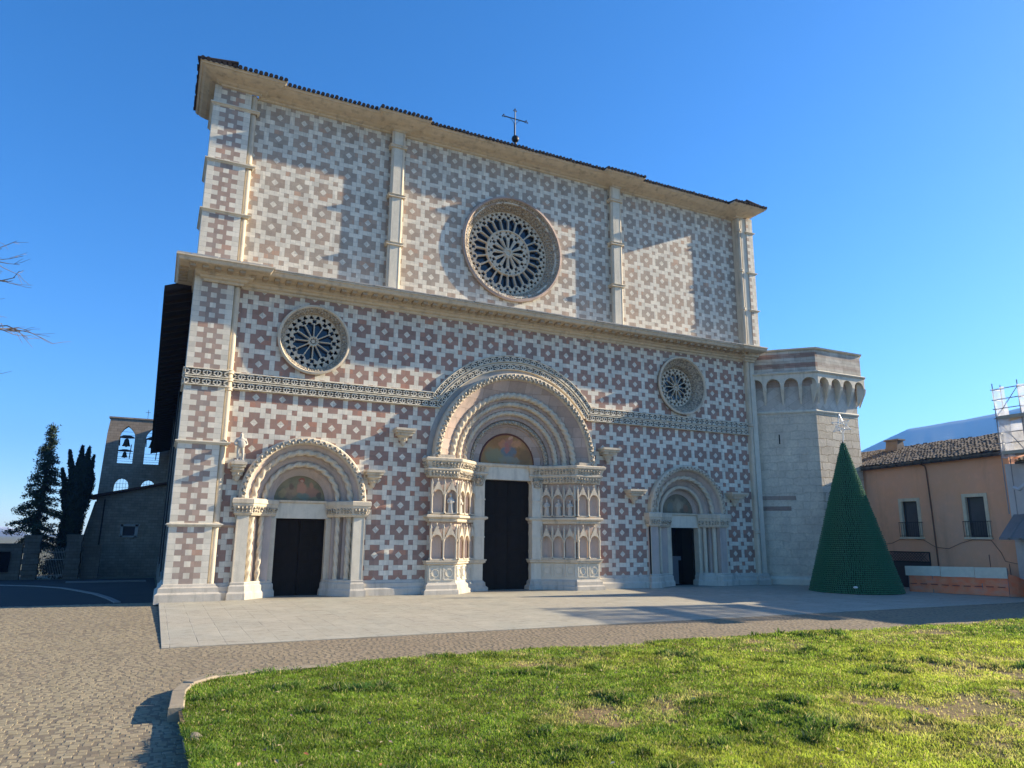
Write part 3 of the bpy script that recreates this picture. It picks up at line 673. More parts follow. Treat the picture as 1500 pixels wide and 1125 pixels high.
# rose windows -------------------------------------------------------------
def polar(c, pts): return [(c[0]+r*math.cos(a), c[1]+r*math.sin(a)) for r, a in pts]
def petal(c, a, r0_, r1_, w0, w1, tre=True):
    """a light between two spokes: straight sides widening outwards, trefoil head"""
    ca, sa = math.cos(a), math.sin(a); loc = []
    L = r1_-r0_; hb = r1_-w1*1.15
    loc = [(r0_, 0), (r0_+.02, w0), (hb, w1)]
    if tre:
        loc += [(hb+w1*.22, w1*1.02), (hb+w1*.42, w1*.88), (hb+w1*.52, w1*.60), (hb+w1*.80, w1*.50), (hb+w1*1.0, w1*.28), (r1_, 0)]
    else: loc += [(hb+w1*.5, w1*.85), (hb+w1*.9, w1*.45), (r1_, 0)]
    full = loc+[(x, -y) for x, y in reversed(loc[1:-1])]
    return [(c[0]+x*ca-y*sa, c[1]+x*sa+y*ca) for x, y in full]
def quatre(c, a, r, s_):
    cx_, cz_ = c[0]+r*math.cos(a), c[1]+r*math.sin(a); P = []
    for k in range(24):
        t = 2*math.pi*k/24; q = s_*(.62+.38*abs(math.cos(2*(t))))
        P.append((cx_+q*math.cos(t+a+.785), cz_+q*math.sin(t+a+.785)))
    return P
def trefoil_at(c, a, r, s_):
    cx_, cz_ = c[0]+r*math.cos(a), c[1]+r*math.sin(a); P = []
    for k in range(18):
        t = 2*math.pi*k/18; q = s_*(.6+.4*abs(math.cos(1.5*t))); P.append((cx_+q*math.cos(t+a), cz_+q*math.sin(t+a)))
    return P
def rose(name_label, c, Rr, prof, r_tr, y_tr, kind):
    m = MB(); m.arc(prof, c[0], c[1], 0, 360, 72)
    w_ = lab(m.build('rose_window', M_ring, church, smooth=35), name_label)
    m = MB(); m.arc([prof[0], prof[1], (prof[2][0]+.015, prof[2][1]-.012), (prof[3][0], prof[3][1]-.014), (prof[4][0], prof[4][1]-.01)], c[0], c[1], 0, 360, 72); m.build('outer_ring', M_pink if kind == 'b' else M_cream, w_, smooth=35)
    # carved leaf ring
    m = MB(); rr = (Rr*.78+Rr)/2 if kind != 's' else Rr*.84
    for ri, cnt, sz in ((.925, 104, .05), (.89, 96, .065), (.853, 90, .065), (.82, 88, .05)):
        if kind != 'b': cnt = int(cnt*.62); sz *= .72
        if kind == 's': continue
        for k in range(cnt):
            t = 2*math.pi*(k+rng.uniform(-.2, .2))/cnt; r_ = Rr*ri*(1+rng.uniform(-.012, .012))
            pp = sorted(prof[4:]); yy = np.interp(r_, [q[0] for q in pp], [q[1] for q in pp])+.01
            m.blob((c[0]+r_*math.cos(t), yy, c[1]+r_*math.sin(t)), sz, sz*.7, sz, 6, 4)
    if m.V: m.build('carved_leaf_ring', M_carvef, w_, smooth=60)
    holes = []; F = r_tr/2.12
    if kind == 'b':
        for k in range(12):
            a = 2*math.pi*(k+.5)/12; holes.append(petal(c, a, .27*F, .88*F, .032*F, .112*F))
            b = 2*math.pi*k/12; holes.append(quatre(c, b, .885*F, .102*F))
            holes.append(trefoil_at(c, b-.10, 1.04*F, .066*F)); holes.append(trefoil_at(c, b+.10, 1.04*F, .066*F))
        for k in range(24):
            a = 2*math.pi*(k+.5)/24; holes.append(petal(c, a, 1.18*F, 1.83*F, .120*F, .168*F))
            b = 2*math.pi*k/24; holes.append(quatre(c, b, 1.835*F, .115*F))
            holes.append(trefoil_at(c, b-.072, 2.0*F, .082*F)); holes.append(trefoil_at(c, b+.072, 2.0*F, .082*F))
        rings = [(1.135*F, .045), (.17, .045), (.225, .025)]; spokes = [(12, .24, .66, 0.0, .018), (24, 1.17*F, 1.60*F, 0.0, .018)]
    else:
        f = r_tr/1.16
        n_ = 12
        for k in range(n_):
            a = 2*math.pi*(k+.5)/n_; holes.append(petal(c, a, .215*f, .86*f, .042*f, .158*f))
            b = 2*math.pi*k/n_; holes.append(quatre(c, b, .865*f, .11*f))
            holes.append(trefoil_at(c, b-.132, 1.04*f, .098*f)); holes.append(trefoil_at(c, b+.132, 1.04*f, .098*f))
        for k in range(8): holes.append(trefoil_at(c, 2*math.pi*k/8, .105*f, .038*f))
        rings = [(.185*f, .03)]; spokes = [(n_, .2*f, .62*f, 0., .016)]
    m = MB().plate(circ(c[0], c[1], r_tr+.05, 72), holes, .10, lambda a, b, d: (a, d+y_tr+.05, b))
    for r_, rad in rings:
        m.tube([(c[0]+r_*math.cos(2*math.pi*k/48), y_tr-.01, c[1]+r_*math.sin(2*math.pi*k/48)) for k in range(49)], rad, 8)
    for n_, ra, rb, ph, rad in spokes:
        for k in range(n_):
            a = 2*math.pi*k/n_+ph
            m.tube([(c[0]+ra*math.cos(a), y_tr-.015, c[1]+ra*math.sin(a)), (c[0]+rb*math.cos(a), y_tr-.015, c[1]+rb*math.sin(a))], rad*1.5, 7)
            for q in (ra, rb): m.blob((c[0]+q*math.cos(a), y_tr-.015, c[1]+q*math.sin(a)), rad*2.4, rad*2, rad*2.4)
    m.build('tracery', M_cream, w_)
    MB().plate(circ(c[0], c[1], r_tr+.04, 48), [], .02, lambda a, b, d: (a, d+y_tr+.24, b)).build('glass', M_wglass, w_)
rose('large central rose window with carved ring and twenty four outer lights', ROSE, 2.81,
     [(2.79, .02), (2.82, -.08), (2.79, -.16), (2.70, -.18), (2.66, -.12), (2.62, -.06), (2.52, .06), (2.50, .10), (2.40, .22), (2.38, .26), (2.30, .34), (2.28, .40), (2.24, .44), (2.24, .62)], 2.24, .50, 'b')
rose('small left rose window with twelve petals', ROSL, 1.53,
     [(1.52, .02), (1.55, -.12), (1.53, -.20), (1.46, -.22), (1.42, -.16), (1.36, -.10), (1.30, -.02), (1.26, .02), (1.24, .08), (1.21, .11), (1.21, .3)], 1.21, .15, 'm')
rose('small right rose window in a plain deep ring', ROSR, 1.62,
     [(1.60, .02), (1.64, -.12), (1.62, -.20), (1.55, -.22), (1.50, -.14), (1.24, .14), (1.20, .16), (1.10, .36), (1.08, .40), (1.08, .52)], 1.08, .42, 's')

# painted lunettes
def painting(name, cx, cz, r, base, base2, spots):
    t = NT(name); n = t.noise(2.2, 4, .5, dist=.6); o = t.sep(); c = t.mix(t.rng(n, .38, .62), base, base2)
    wx = t.M('MULTIPLY', t.M('SUBTRACT', t.noise(3.2, 4, .6), .5), .34*r); wz = t.M('MULTIPLY', t.M('SUBTRACT', t.noise(3.2, 4, .6, vec=t.map((1, 1, 1), (0, 0, 0), (7, 2, 4))), .5), .34*r)
    for dx, dz, rx, rz, col, k in spots:
        u = t.M('DIVIDE', t.M('SUBTRACT', t.M('ADD', o[0], wx), cx+dx*r), rx*r); v = t.M('DIVIDE', t.M('SUBTRACT', t.M('ADD', o[2], wz), cz+dz*r), rz*r)
        d = t.M('ADD', t.M('MULTIPLY', u, u), t.M('MULTIPLY', v, v)); c = t.mix(t.M('MULTIPLY', t.rng(d, 1.25, .55), k), c, col)
    c = t.mix(t.rng(t.noise(1.6, 6, .7), .55, .72, 0, .45), c, (.12, .10, .075)); return t.fin(c, .75, t.bump(t.noise(5), .15, .01))
P_c = painting('lunette_fresco_central', 15.4, 6.15, 1.48, (.34, .155, .055), (.42, .21, .075), [(-.5, .22, .40, .26, (.27, .24, .13), .85), (.0, .40, .28, .34, (.16, .19, .20), .9), (.1, .10, .45, .12, (.27, .26, .19), .7), (.62, .25, .30, .28, (.26, .14, .06), .8),
    (.05, .70, .16, .20, (.46, .19, .12), .9), (-.22, .62, .12, .16, (.55, .22, .10), .8), (.32, .66, .18, .14, (.60, .27, .12), .9), (.08, .86, .07, .07, (.66, .36, .2), .9), (-.05, .50, .10, .16, (.50, .15, .10), .7)])
P_l = painting('lunette_fresco_left', 5.52, 4.05, 1.04, (.20, .18, .11), (.28, .23, .13), [(-.42, .30, .30, .24, (.38, .24, .14), .8), (.42, .34, .34, .22, (.40, .20, .13), .8), (.0, .48, .20, .26, (.50, .25, .15), .95), (-.40, .55, .10, .14, (.20, .12, .08), .8), (.40, .60, .09, .13, (.46, .24, .14), .8),
    (.0, .82, .13, .13, (.36, .10, .06), .95), (.0, .78, .065, .085, (.55, .34, .22), .9), (.08, .16, .26, .16, (.20, .23, .17), .8), (-.75, .25, .14, .2, (.42, .30, .14), .7), (.72, .2, .12, .16, (.14, .11, .08), .8)])
P_r = painting('lunette_fresco_right', 25.56, 3.92, 1.03, (.15, .13, .09), (.24, .20, .13), [(.0, .45, .34, .34, (.32, .26, .17), .8), (-.5, .3, .2, .25, (.20, .22, .18), .7), (.05, .3, .14, .3, (.40, .33, .22), .7), (.5, .25, .2, .2, (.28, .15, .09), .7)])

def half_disc(cx, cz, r, n=40): return [(cx+r*math.cos(math.pi*i/n), cz+r*math.sin(math.pi*i/n)) for i in range(n+1)]
def arc_pts(cx, cz, r, y, n=90, a0=0, a1=180): return [(cx+r*math.cos(R(a0+(a1-a0)*i/n)), y, cz+r*math.sin(R(a0+(a1-a0)*i/n))) for i in range(n+1)]
def leaves_on_arc(m, cx, cz, r, y, cnt, sz):
    for k in range(cnt):
        t = math.pi*(k+.5)/cnt; q = r+(.05 if k % 2 else -.05)*sz/.09
        m.blob((cx+q*math.cos(t), y-rng.uniform(0, .02), cz+q*math.sin(t)), sz*rng.uniform(.7, 1.1), sz*.6, sz*rng.uniform(.7, 1.1), 6, 4)
def leaves_on_line(m, p, q, cnt, sz, jit=.02):
    p = Vector(p); q = Vector(q)
    for k in range(cnt):
        c = p.lerp(q, (k+.5)/cnt); m.blob((c.x, c.y, c.z+rng.uniform(-jit, jit)), sz, sz*.8, sz*rng.uniform(.8, 1.3), 6, 4)

def side_portal(key, label, depth, ropes, dx0, dx1, door_top, cap0, cap1, mat_band, pal, lun, jamb_plain):
    cx, cz, Rr = PORT[key]; Y = depth
    # archivolt
    m = MB()
    prof = [(Rr-.24, -.22), (Rr-.30, -.16), (Rr-.52, .06), (Rr-.56, .08)]
    m.arc([(Rr-.22, -.26), (Rr-.28, -.18), (Rr-.30, -.10), (Rr-.58, .12), (Rr-.58, .22), (Rr-.80, .24), (Rr-.80, .30), (Rr-1.02, .46), (Rr-1.02, .56), (Rr-1.20, .58), (Rr-1.22, .64), (lun[2], Y-.08), (lun[2], Y+.06)], cx, cz)
    pt = lab(m.build('portal', mat_band, church, smooth=30), label)
    m = MB(); m.arc([(Rr+.02, .03), (Rr+.03, -.30), (Rr-.02, -.36), (Rr-.10, -.38), (Rr-.20, -.37), (Rr-.25, -.30), (Rr-.26, -.15)], cx, cz)
    m.build('hood_moulding', M_cream, pt, smooth=30)
    m = MB(); leaves_on_arc(m, cx, cz, Rr-.12, -.37, 62, .075); m.build('carved_leaves', M_carvef, pt, smooth=60)
    for r_, y_, rad, tw in ropes:
        m = MB(); m.tube(arc_pts(cx, cz, r_, y_, 110), rad, 14, lobes=2 if tw else 0, twist=8. if tw else 0); m.build('rope_moulding', M_cream, pt, smooth=60)
    m = MB(); m.plate(half_disc(lun[0], lun[1]-.02, lun[2]+.06), [], .04, lambda a, b, c: (a, c+Y, b)); lp = m.build('lunette_painting', pal, pt)
    # lintel, jambs, capitals, bases for each side
    MB().box(dx0-.2, dx1+.2, Y-.22, Y+.3, door_top, cap1-.06).build('lintel', M_white, pt)
    MB().mold([(0, cap1-.06), (.1, cap1-.04), (.12, cap1+.04), (0, cap1+.06)], [(dx0-.3, Y-.2), (dx1+.3, Y-.2)]).build('lintel_moulding', M_cream, pt)
    for sgn in (-1, 1):
        ex_ = cx+sgn*(Rr+.02)
        def bx(mm, r0_, r1_, y0, y1, z0, z1):
            a, b = sorted((cx+sgn*r0_, cx+sgn*r1_)); mm.box(a, b, y0, y1, z0, z1)
        dxe = abs((dx0 if sgn < 0 else dx1)-cx)
        zb_ = .72; ct = cap0
        m = MB(); bx(m, Rr+.04, Rr-.44, -.24, .6, zb_, ct); m.build('jamb', M_pinkj if jamb_plain else M_white, pt)
        m = MB(); bx(m, Rr+.04, Rr-.0, -.255, -.1, zb_, ct); m.build('jamb_edge', M_cream, pt)
        m = MB(); bx(m, Rr-.42, Rr-.76, .22, .8, zb_, ct); bx(m, Rr-.76, dxe+.22, .50, .95, zb_, ct); m.build('jamb_panel', mat_band, pt)
        m = MB(); bx(m, dxe+.26, dxe, Y-.26, Y+.3, zb_, door_top); m.build('door_post', M_cream, pt)
        for r_, y_, rad in ((Rr-.56, .08, .115), (Rr-.98, .36, .10)):
            m = MB(); m.tube([(cx+sgn*r_, y_, zb_+(ct-zb_)*i/40) for i in range(41)], rad, 14, lobes=3 if not jamb_plain else 0, twist=sgn*(5. if not jamb_plain else 0)); m.build('colonnette', M_cream, pt, smooth=60)
        # capitals: a carved block stepping inwards, with moulded top
        path = [(cx-(Rr+.10), .05), (cx-(Rr+.10), -.30), (cx-(Rr-.50), -.30), (cx-(Rr-.80), -.02), (cx-(Rr-1.05), .22), (cx-(dxe+.05), Y-.24)]
        if sgn > 0: path = [(2*cx-x, y) for x, y in reversed(path)]
        pr = [(0, ct-.05), (.03, ct), (.06, ct+.04), (.05, ct+.10), (.08, ct+.26), (.12, ct+.34), (.12, ct+.40), (.15, ct+.43), (.15, cap1+.0), (.11, cap1+.04), (-.02, cap1+.05), (-.25, cap1+.05)]
        m = MB(); m.mold(pr, path); cp = m.build('capital', M_cream, pt)
        m = MB()
        for (a, b) in zip(path[:-1], path[1:]):
            L = math.hypot(b[0]-a[0], b[1]-a[1]); d = ((b[0]-a[0])/L, (b[1]-a[1])/L); nx, ny = d[1], -d[0]
            for zz, o_, s_ in ((ct+.13, .07, .055), (ct+.24, .10, .06)):
                leaves_on_line(m, (a[0]+nx*o_, a[1]+ny*o_, zz), (b[0]+nx*o_, b[1]+ny*o_, zz), max(1, int(L/.13)), s_)
        m.build('carved_leaves', M_carvef, cp, smooth=60)
        path2 = [(cx-(Rr+.06), .05), (cx-(Rr+.06), -.26), (cx-(Rr-.44), -.26), (cx-(Rr-.62), -.10), (cx-(Rr-.78), .05), (cx-(Rr-1.05), .28), (cx-dxe, Y-.2), (cx-dxe, Y+.2)]
        if sgn > 0: path2 = [(2*cx-x, y) for x, y in reversed(path2)]
        pr2 = [(-.5, .78), (0, .78), (.02, .74), (.01, .68), (.06, .62), (.07, .42), (.12, .34), (.13, .08), (-.05, .08)]
        MB().mold(pr2, path2).build('base', M_base, pt)
    return pt

pl_ = side_portal('l', 'left portal with twisted rope columns and a shut dark door', .95,
    [(1.97, .05, .125, 1), (1.50, .37, .11, 1)], 4.53, 6.60, 3.28, 3.40, 3.98, M_pinkj, P_l, (5.52, 4.02, 1.06), False)
pr_ = side_portal('r', 'right portal with plain columns and its door standing open', .75,
    [(1.88, .07, .115, 1), (1.38, .38, .10, 0)], 24.86, 26.70, 3.14, 3.22, 3.85, M_pinkj, P_r, (25.58, 3.90, 1.04), True)
def door(parent, x0, x1, z0, z1, y, cols, rows):
    m = MB(); mid = (x0+x1)/2
    m.box(x0-.1, mid-.008, y, y+.08, z0, z1); m.box(mid+.008, x1+.1, y, y+.08, z0, z1)
    for a, b in ((x0, mid), (mid, x1)):
        cw = (b-a)/cols; rh = (z1-z0-.1)/rows
        for i in range(cols):
            for j in range(rows):
                xa, xb, za, zb = a+cw*i+.07, a+cw*(i+1)-.07, z0+.1+rh*j+.06, z0+.1+rh*(j+1)-.06
                m.box(xa, xb, y-.02, y+.01, za, zb); m.box(xa+.07, xb-.07, y-.035, y-.01, za+.07, zb-.07)
    return m.build('door', M_wood, parent, bevel=.008)
door(pl_, 4.5, 6.63, .12, 3.30, 1.02, 2, 5)
# right door stands open: dark lobby with a pale inner notice panel
m = MB(); m.box(24.7, 26.85, 2.6, 2.7, .12, 3.3); m.box(24.6, 24.75, .85, 2.6, .12, 3.3); m.box(26.8, 26.95, .85, 2.6, .12, 3.3); m.box(24.6, 26.95, .85, 2.7, 3.25, 3.4); m.box(24.7, 26.85, .80, 2.65, .06, .13)
m.build('dark_lobby', M_void, pr_)
m = MB(); m.box(26.62, 26.68, .86, 1.80, .14, 3.12); m.box(26.60, 26.63, 1.0, 1.66, .4, 1.5); m.box(26.60, 26.63, 1.0, 1.66, 1.7, 2.9); m.build('door', M_wood, pr_)
ld = MB(); ld.box(24.92, 24.98, .86, 1.8, .14, 3.12); ld.build('door', M_wood, pr_)
M_notice = plain('grey_notice', (.11, .125, .14), .5)
m = MB(); m.box(25.55, 26.10, 1.55, 1.60, .14, 1.40); m.box(25.40, 26.3, 1.56, 1.63, 1.40, 1.62); m.box(25.42, 25.50, 1.56, 1.62, .14, 1.4); m.build('lobby_screen', M_notice, pr_)

# main portal ------------------------------------------------------------------
cx, cz, Rr = PORT['c']; Y = 1.02; D0, D1, DT = 14.02, 16.85, 5.30
m = MB(); m.arc([(4.02, -.36), (3.95, -.30), (3.36, .02), (3.34, .10), (3.30, .16), (2.98, .18), (2.95, .28), (2.92, .34), (2.58, .36), (2.55, .46), (2.52, .52), (2.16, .55), (2.14, .66), (2.08, .72), (1.84, .74), (1.80, .82), (1.52, .94), (1.50, Y), (1.50, Y+.1)], cx, cz, n=64)
mp = lab(m.build('portal', M_pink, church, smooth=30), 'large central portal with deep pink arches and niched jambs')
m = MB(); m.arc([(4.27, .05), (4.29, -.36), (4.24, -.44), (4.12, -.47), (4.0, -.44), (3.95, -.36), (3.94, -.2)], cx, cz, n=64); m.build('hood_moulding', M_cream, mp, smooth=30)
m = MB(); leaves_on_arc(m, cx, cz, 4.11, -.46, 110, .085); leaves_on_arc(m, cx, cz, 4.02, -.43, 100, .05); m.build('carved_leaves', M_carvef, mp, smooth=60)
MB().arc([(4.52, .03), (4.52, -.03), (4.28, -.03), (4.28, .03)], cx, cz, n=64).build('arch_band', M_grey, mp)
for r_, y_, rad, lb, tw in ((3.26, .06, .15, 2, 10.), (2.86, .27, .125, 3, 8.), (2.46, .46, .12, 3, 9.)):
    m = MB(); m.tube(arc_pts(cx, cz, r_, y_, 150), rad, 14, lobes=lb, twist=tw, amp=.32); m.build('rope_moulding', M_cream, mp, smooth=60)
m = MB(); m.tube(arc_pts(cx, cz, 2.02, .67, 60), .10, 8); leaves_on_arc(m, cx, cz, 2.02, .58, 60, .06); m.build('carved_moulding', M_carvef, mp, smooth=60)
lu = MB().plate(half_disc(15.38, 6.10, 1.55), [], .04, lambda a, b, c: (a, c+Y+.03, b)).build('lunette_painting', P_c, mp)
m = MB(); m.arc([(1.53, Y-.02), (1.50, Y-.06), (1.44, Y-.02), (1.44, Y+.02)], 15.34, 6.1); m.build('painting_border', plain('dark_red_border', (.13, .05, .04), .8), lu)
MB().box(D0-.3, D1+.3, Y-.28, Y+.3, DT, 5.92).build('lintel', M_white, mp)
MB().mold([(0, 5.90), (.08, 5.93), (.12, 6.02), (.06, 6.07), (-.3, 6.08)], [(13.6, Y-.26), (17.1, Y-.26)]).build('lintel_moulding', M_cream, mp)
door(mp, D0, D1, .12, DT, Y+.10, 2, 6)
XI, XO = 3.12, 4.42                                   # front face from XO to XI, then the splay to the door post
FY = -.40; SX, SY = 1.83, .80                         # inner end of the splay
def mpath(sgn, pts):
    pts = [(cx-a, y) for a, y in pts]
    return pts if sgn < 0 else [(2*cx-x, y) for x, y in reversed(pts)]
core = [(XO, .05), (XO, FY), (XI, FY), (SX, SY), (D0 and cx-D0, SY+.02), (cx-D0, Y+.2)]
def niche_row(par, P0, P1, cnt, z0, z1, zp):
    """pointed gabled niches along a face from P0 to P1 (plan), sills at z0, arch springing z1, gable tip zp"""
    L = math.hypot(P1[0]-P0[0], P1[1]-P0[1]); f = FR(P0[0], P0[1], P1[0]-P0[0], P1[1]-P0[1]); wd = L/cnt
    for k in range(cnt+1):
        mh = MB(); s_ = min(max(k*wd, .05), L-.05); a = f(s_, 0, .09)
        mh.tube([(a[0], a[1], z0), (a[0], a[1], z1)], .045, 8)
        mh.lathe([(.07, 0), (.065, .05), (.045, .08)], (a[0], a[1], z0), 8); mh.lathe([(.045, -.10), (.075, 0), (.08, .03)], (a[0], a[1], z1), 8)
        mh.bar(f(s_, z1, .09), f(s_, zp-.12, .09), .085, .085); q = f(s_, zp-.12, .09)
        mh.lathe([(.06, 0), (.0, .22)], q, 5); mh.build('niche_colonnette', M_cream, par, smooth=40)
    for k in range(cnt):
        mh = MB(); mbk = MB(); s0 = k*wd+.055; s1 = (k+1)*wd-.055; c = (s0+s1)/2; hw = (s1-s0)/2; r_ = hw*.86
        arch = [(c+r_*math.cos(math.pi*i/10), z1+.02+r_*.95*math.sin(math.pi*i/10)) for i in range(11)]
        tip = (c, zp); out_ = [(s0, z1+.02), (s0, z1+.10), tip, (s1, z1+.10), (s1, z1+.02)]
        poly = out_+arch
        n_ = len(poly); mh.prism(poly, lambda a, b, d: f(a, b, d), .02, .13)
        for t in range(1, 5):                        # crockets
            for sg in (-1, 1):
                w2 = t/5; q = f(c+sg*hw*w2, zp+(z1+.10-zp)*w2+.03, .09); mh.blob(q, .028, .028, .035, 5, 3)
        mh.blob(f(c, zp+.05, .08), .04, .04, .07, 6, 4)
        # shallow curved recess
        V = []; 
        for i in range(7):
            t = math.pi*i/6; V += [f(c-hw*.95*math.cos(t), z0, .03-.14*math.sin(t)), f(c-hw*.95*math.cos(t), z1+r_, .03-.14*math.sin(t))]
        mbk.add(V, [(2*i, 2*i+2, 2*i+3, 2*i+1) for i in range(6)])
        mh.prism([(s0-.02, z0-.04), (s1+.02, z0-.04), (s1+.02, z0+.02), (s0-.02, z0+.02)], lambda a, b, d: f(a, b, d), -.1, .12)
        mh.build('niche_canopy', M_cream, par, smooth=40); mbk.build('niche_recess', M_niche, par, smooth=60)
    return f, wd
statue_spots = []
for sgn in (-1, 1):
    fp = mpath(sgn, core)
    # solid masses: pedestal, niche backing (pink), entablature
    m = MB(); m.mold([(-.45, .60), (0, .60), (0, 1.36), (-.45, 1.36)], fp); jb = lab(m.build('jamb', M_white, mp), 'left splayed jamb' if sgn < 0 else 'right splayed jamb')
    m = MB()
    seg = mpath(sgn, [(XO, FY), (XI, FY)]); seg2 = mpath(sgn, [(XI, FY), (SX, SY)]); order = [seg, seg2]
    for sg_, cnt in ((seg, 2), (seg2, 3)):
        L = math.hypot(sg_[1][0]-sg_[0][0], sg_[1][1]-sg_[0][1]); f = FR(sg_[0][0], sg_[0][1], sg_[1][0]-sg_[0][0], sg_[1][1]-sg_[0][1]); w_ = L/cnt
        for k in range(cnt):
            for za, zb in ((.72, 1.30),):
                a0, a1 = k*w_+.07, (k+1)*w_-.07
                for q in ((a0, za, a1, za), (a0, zb, a1, zb), (a0, za, a0, zb), (a1, za, a1, zb)): m.bar(f(q[0], q[1], .01), f(q[2], q[3], .01), .045, .045)
                c_ = [(a0+a1)/2, (za+zb)/2]
                ring = [f(c_[0]+.17*math.cos(t*math.pi/5), c_[1]+.17*math.sin(t*math.pi/5), .012) for t in range(11)]; m.tube(ring, .022, 5, cap=False)
    m.build('square_panel', M_white, jb)
    MB().mold([(-.3, 1.36), (-.18, 1.5), (-.14, 3.3), (-.14, 5.2), (-.3, 5.2)], fp).build('niche_backing', M_niche, jb)
    MB().mold([(-.4, .58), (0, .60), (.03, .56), (.10, .50), (.11, .34), (.2, .28), (.21, .08), (-.05, .08)], fp).build('base', M_base, jb)
    m = MB(); m.mold([(-.3, 1.34), (.0, 1.34), (.05, 1.38), (.10, 1.40), (.10, 1.47), (.14, 1.50), (.14, 1.55), (-.3, 1.56)], fp)
    m.mold([(-.3, 3.22), (.02, 3.22), (.05, 3.28), (.04, 3.34), (.10, 3.38), (.17, 3.42), (.17, 3.50), (.12, 3.53), (-.3, 3.54)], fp); m.build('moulding', M_cream, jb)
    for z0, z1, zp_ in ((1.60, 2.42, 3.06), (3.60, 4.40, 5.02)):
        for sg_, cnt in ((seg, 2), (seg2, 3)):
            f, w_ = niche_row(jb, sg_[0], sg_[1], cnt, z0, z1, zp_)
            if z0 > 3:
                for k in range(cnt): statue_spots.append((sgn, sg_ is seg, k, f((k+.5)*w_, z0+.02, .0), math.atan2(sg_[1][1]-sg_[0][1], sg_[1][0]-sg_[0][0])))
    # door post with its own capitals
    x0, x1 = sorted((cx+sgn*(SX+.02), cx+sgn*(cx-D0)))
    m = MB(); m.box(x0, x1, SY-.10, Y+.2, 1.5, 5.25)
    for z in (2.55, 4.30): m.box(x0-.02, x1+.02, SY-.14, Y, z, z+.06)
    m.build('door_post', M_white, jb)
    m = MB(); m.lathe([(.26, 0), (.27, .1), (.33, .28), (.36, .34)], ((x0+x1)/2, SY+.06, 4.96), 8); m.build('door_capital', M_carvef, jb)
    # two tiered carved entablature
    ep_ = mpath(sgn, [(XO+.02, .05), (XO+.02, FY-.02), (XI, FY-.02), (SX, SY-.05), (cx-D0, SY-.02), (cx-D0, Y+.1)])
    pr = [(-.3, 5.18), (.0, 5.18), (.04, 5.22), (.10, 5.46), (.16, 5.52), (.16, 5.58), (.12, 5.62), (.20, 5.86), (.27, 5.92), (.28, 6.02), (.22, 6.06), (-.4, 6.10)]
    en = MB().mold(pr, ep_).build('entablature', M_cream, jb)
    m = MB()
    for a, b in zip(ep_[:-1], ep_[1:]):
        L = math.hypot(b[0]-a[0], b[1]-a[1]); d = ((b[0]-a[0])/L, (b[1]-a[1])/L); nx, ny = d[1], -d[0]
        for zz, o__, s_ in ((5.30, .06, .06), (5.41, .10, .07), (5.70, .14, .065), (5.81, .19, .075)):
            leaves_on_line(m, (a[0]+nx*o__, a[1]+ny*o__, zz), (b[0]+nx*o__, b[1]+ny*o__, zz), max(1, int(L/.15)), s_)
    m.build('carved_leaves', M_carvef, en, smooth=60)
    # plinth block under the springing of the arch
    x0, x1 = sorted((cx+sgn*4.34, cx+sgn*3.3)); MB().box(x0, x1, FY-.05, .1, 6.08, 6.22).build('impost_block', M_cream, jb)

# wall brackets
def bracket(x, z, w_=.55, h=.75):
    m = MB()
    m.box(x-w_, x+w_, -.62, .02, z-.10, z); m.box(x-w_*.9, x+w_*.9, -.54, .02, z-.2, z-.10); m.box(x-w_*.72, x+w_*.72, -.45, .02, z-.32, z-.2)
    m.lathe([(.03, -h), (.09, -h+.06), (.14, -h+.2), (.20, -.42), (.30, -.32)], (x, -.12, z), 8)
    for k in range(7): m.blob((x+.17*math.cos(math.pi+k*math.pi/6), -.12+.17*math.sin(math.pi+k*math.pi/6), z-.45), .05, .05, .09, 5, 4)
    m.build('bracket', M_cream, church)
for x, z, w_ in ((2.78, 5.43, .30), (8.33, 5.36, .40), (9.62, 7.28, .46), (20.5, 7.05, .52), (22.05, 5.02, .52), (28.85, 5.07, .60)): bracket(x, z, w_)

# body of the church behind the facade
M_side = stone('side_wall_stone', (.33, .30, .25), (.22, .2, .17), sc=1.5, joint=(.7, .3, .012), jrot=(R(90), 0, R(90)))
m = MB(); m.box(1.0, 8.4, 1.45, 60, -1.9, 12.6); m.build('side_wall', M_side, church)
m = MB()
for k in range(9): m.box(.72, 1.02, 3.0+k*6.6, 4.2+k*6.6, -1.9, 12.0)
m.box(.6, 1.0, 1.3, 60, -1.9, .3); m.build('buttress', M_side, church)
m = MB(); m.box(8.5, 21.5, 2.6, 60, 0, 18.2); m.box(21.6, 30.4, 3.2, 60, -1.9, 12.6); m.build('nave_wall', M_side, church)
m = MB(); f = lambda a, b, d: (a, d, b)
for (y0, y1, za, xa) in ((1.8, 31, 12.75, -.62), (31, 59.4, 12.1, -.92)):
    z1 = za-.65; xb = xa-.3
    V = [(xa, y0, za), (8.45, y0, 16.3), (8.45, y0, 16.55), (xa, y0, za+.26), (xb, y1, z1), (8.45, y1, 15.9), (8.45, y1, 16.15), (xb, y1, z1+.26)]
    m.add(V, [(0, 1, 2, 3), (7, 6, 5, 4), (0, 4, 5, 1), (1, 5, 6, 2), (2, 6, 7, 3), (3, 7, 4, 0)])
m.prism([(31.2, 12.6), (31.2, 12.9), (21.6, 16.4), (21.6, 16.1)], f, 1.3, 60)
m.prism([(8.0, 18.0), (8.0, 18.25), (15, 20.8), (22, 18.25), (22, 18.0), (15, 20.55)], f, 1.05, 60)
rf = m.build('roof', M_tiledk, church)
M_raft = plain('old_timber', (.05, .035, .025), .8)
for k in range(46):
    y = 2.3+k*1.24; MB().bar((-.55-.008*k, y, 12.78-.0285*k), (1.05, y, 13.3-.028*k), .12, .16).build('rafter', M_raft, rf)
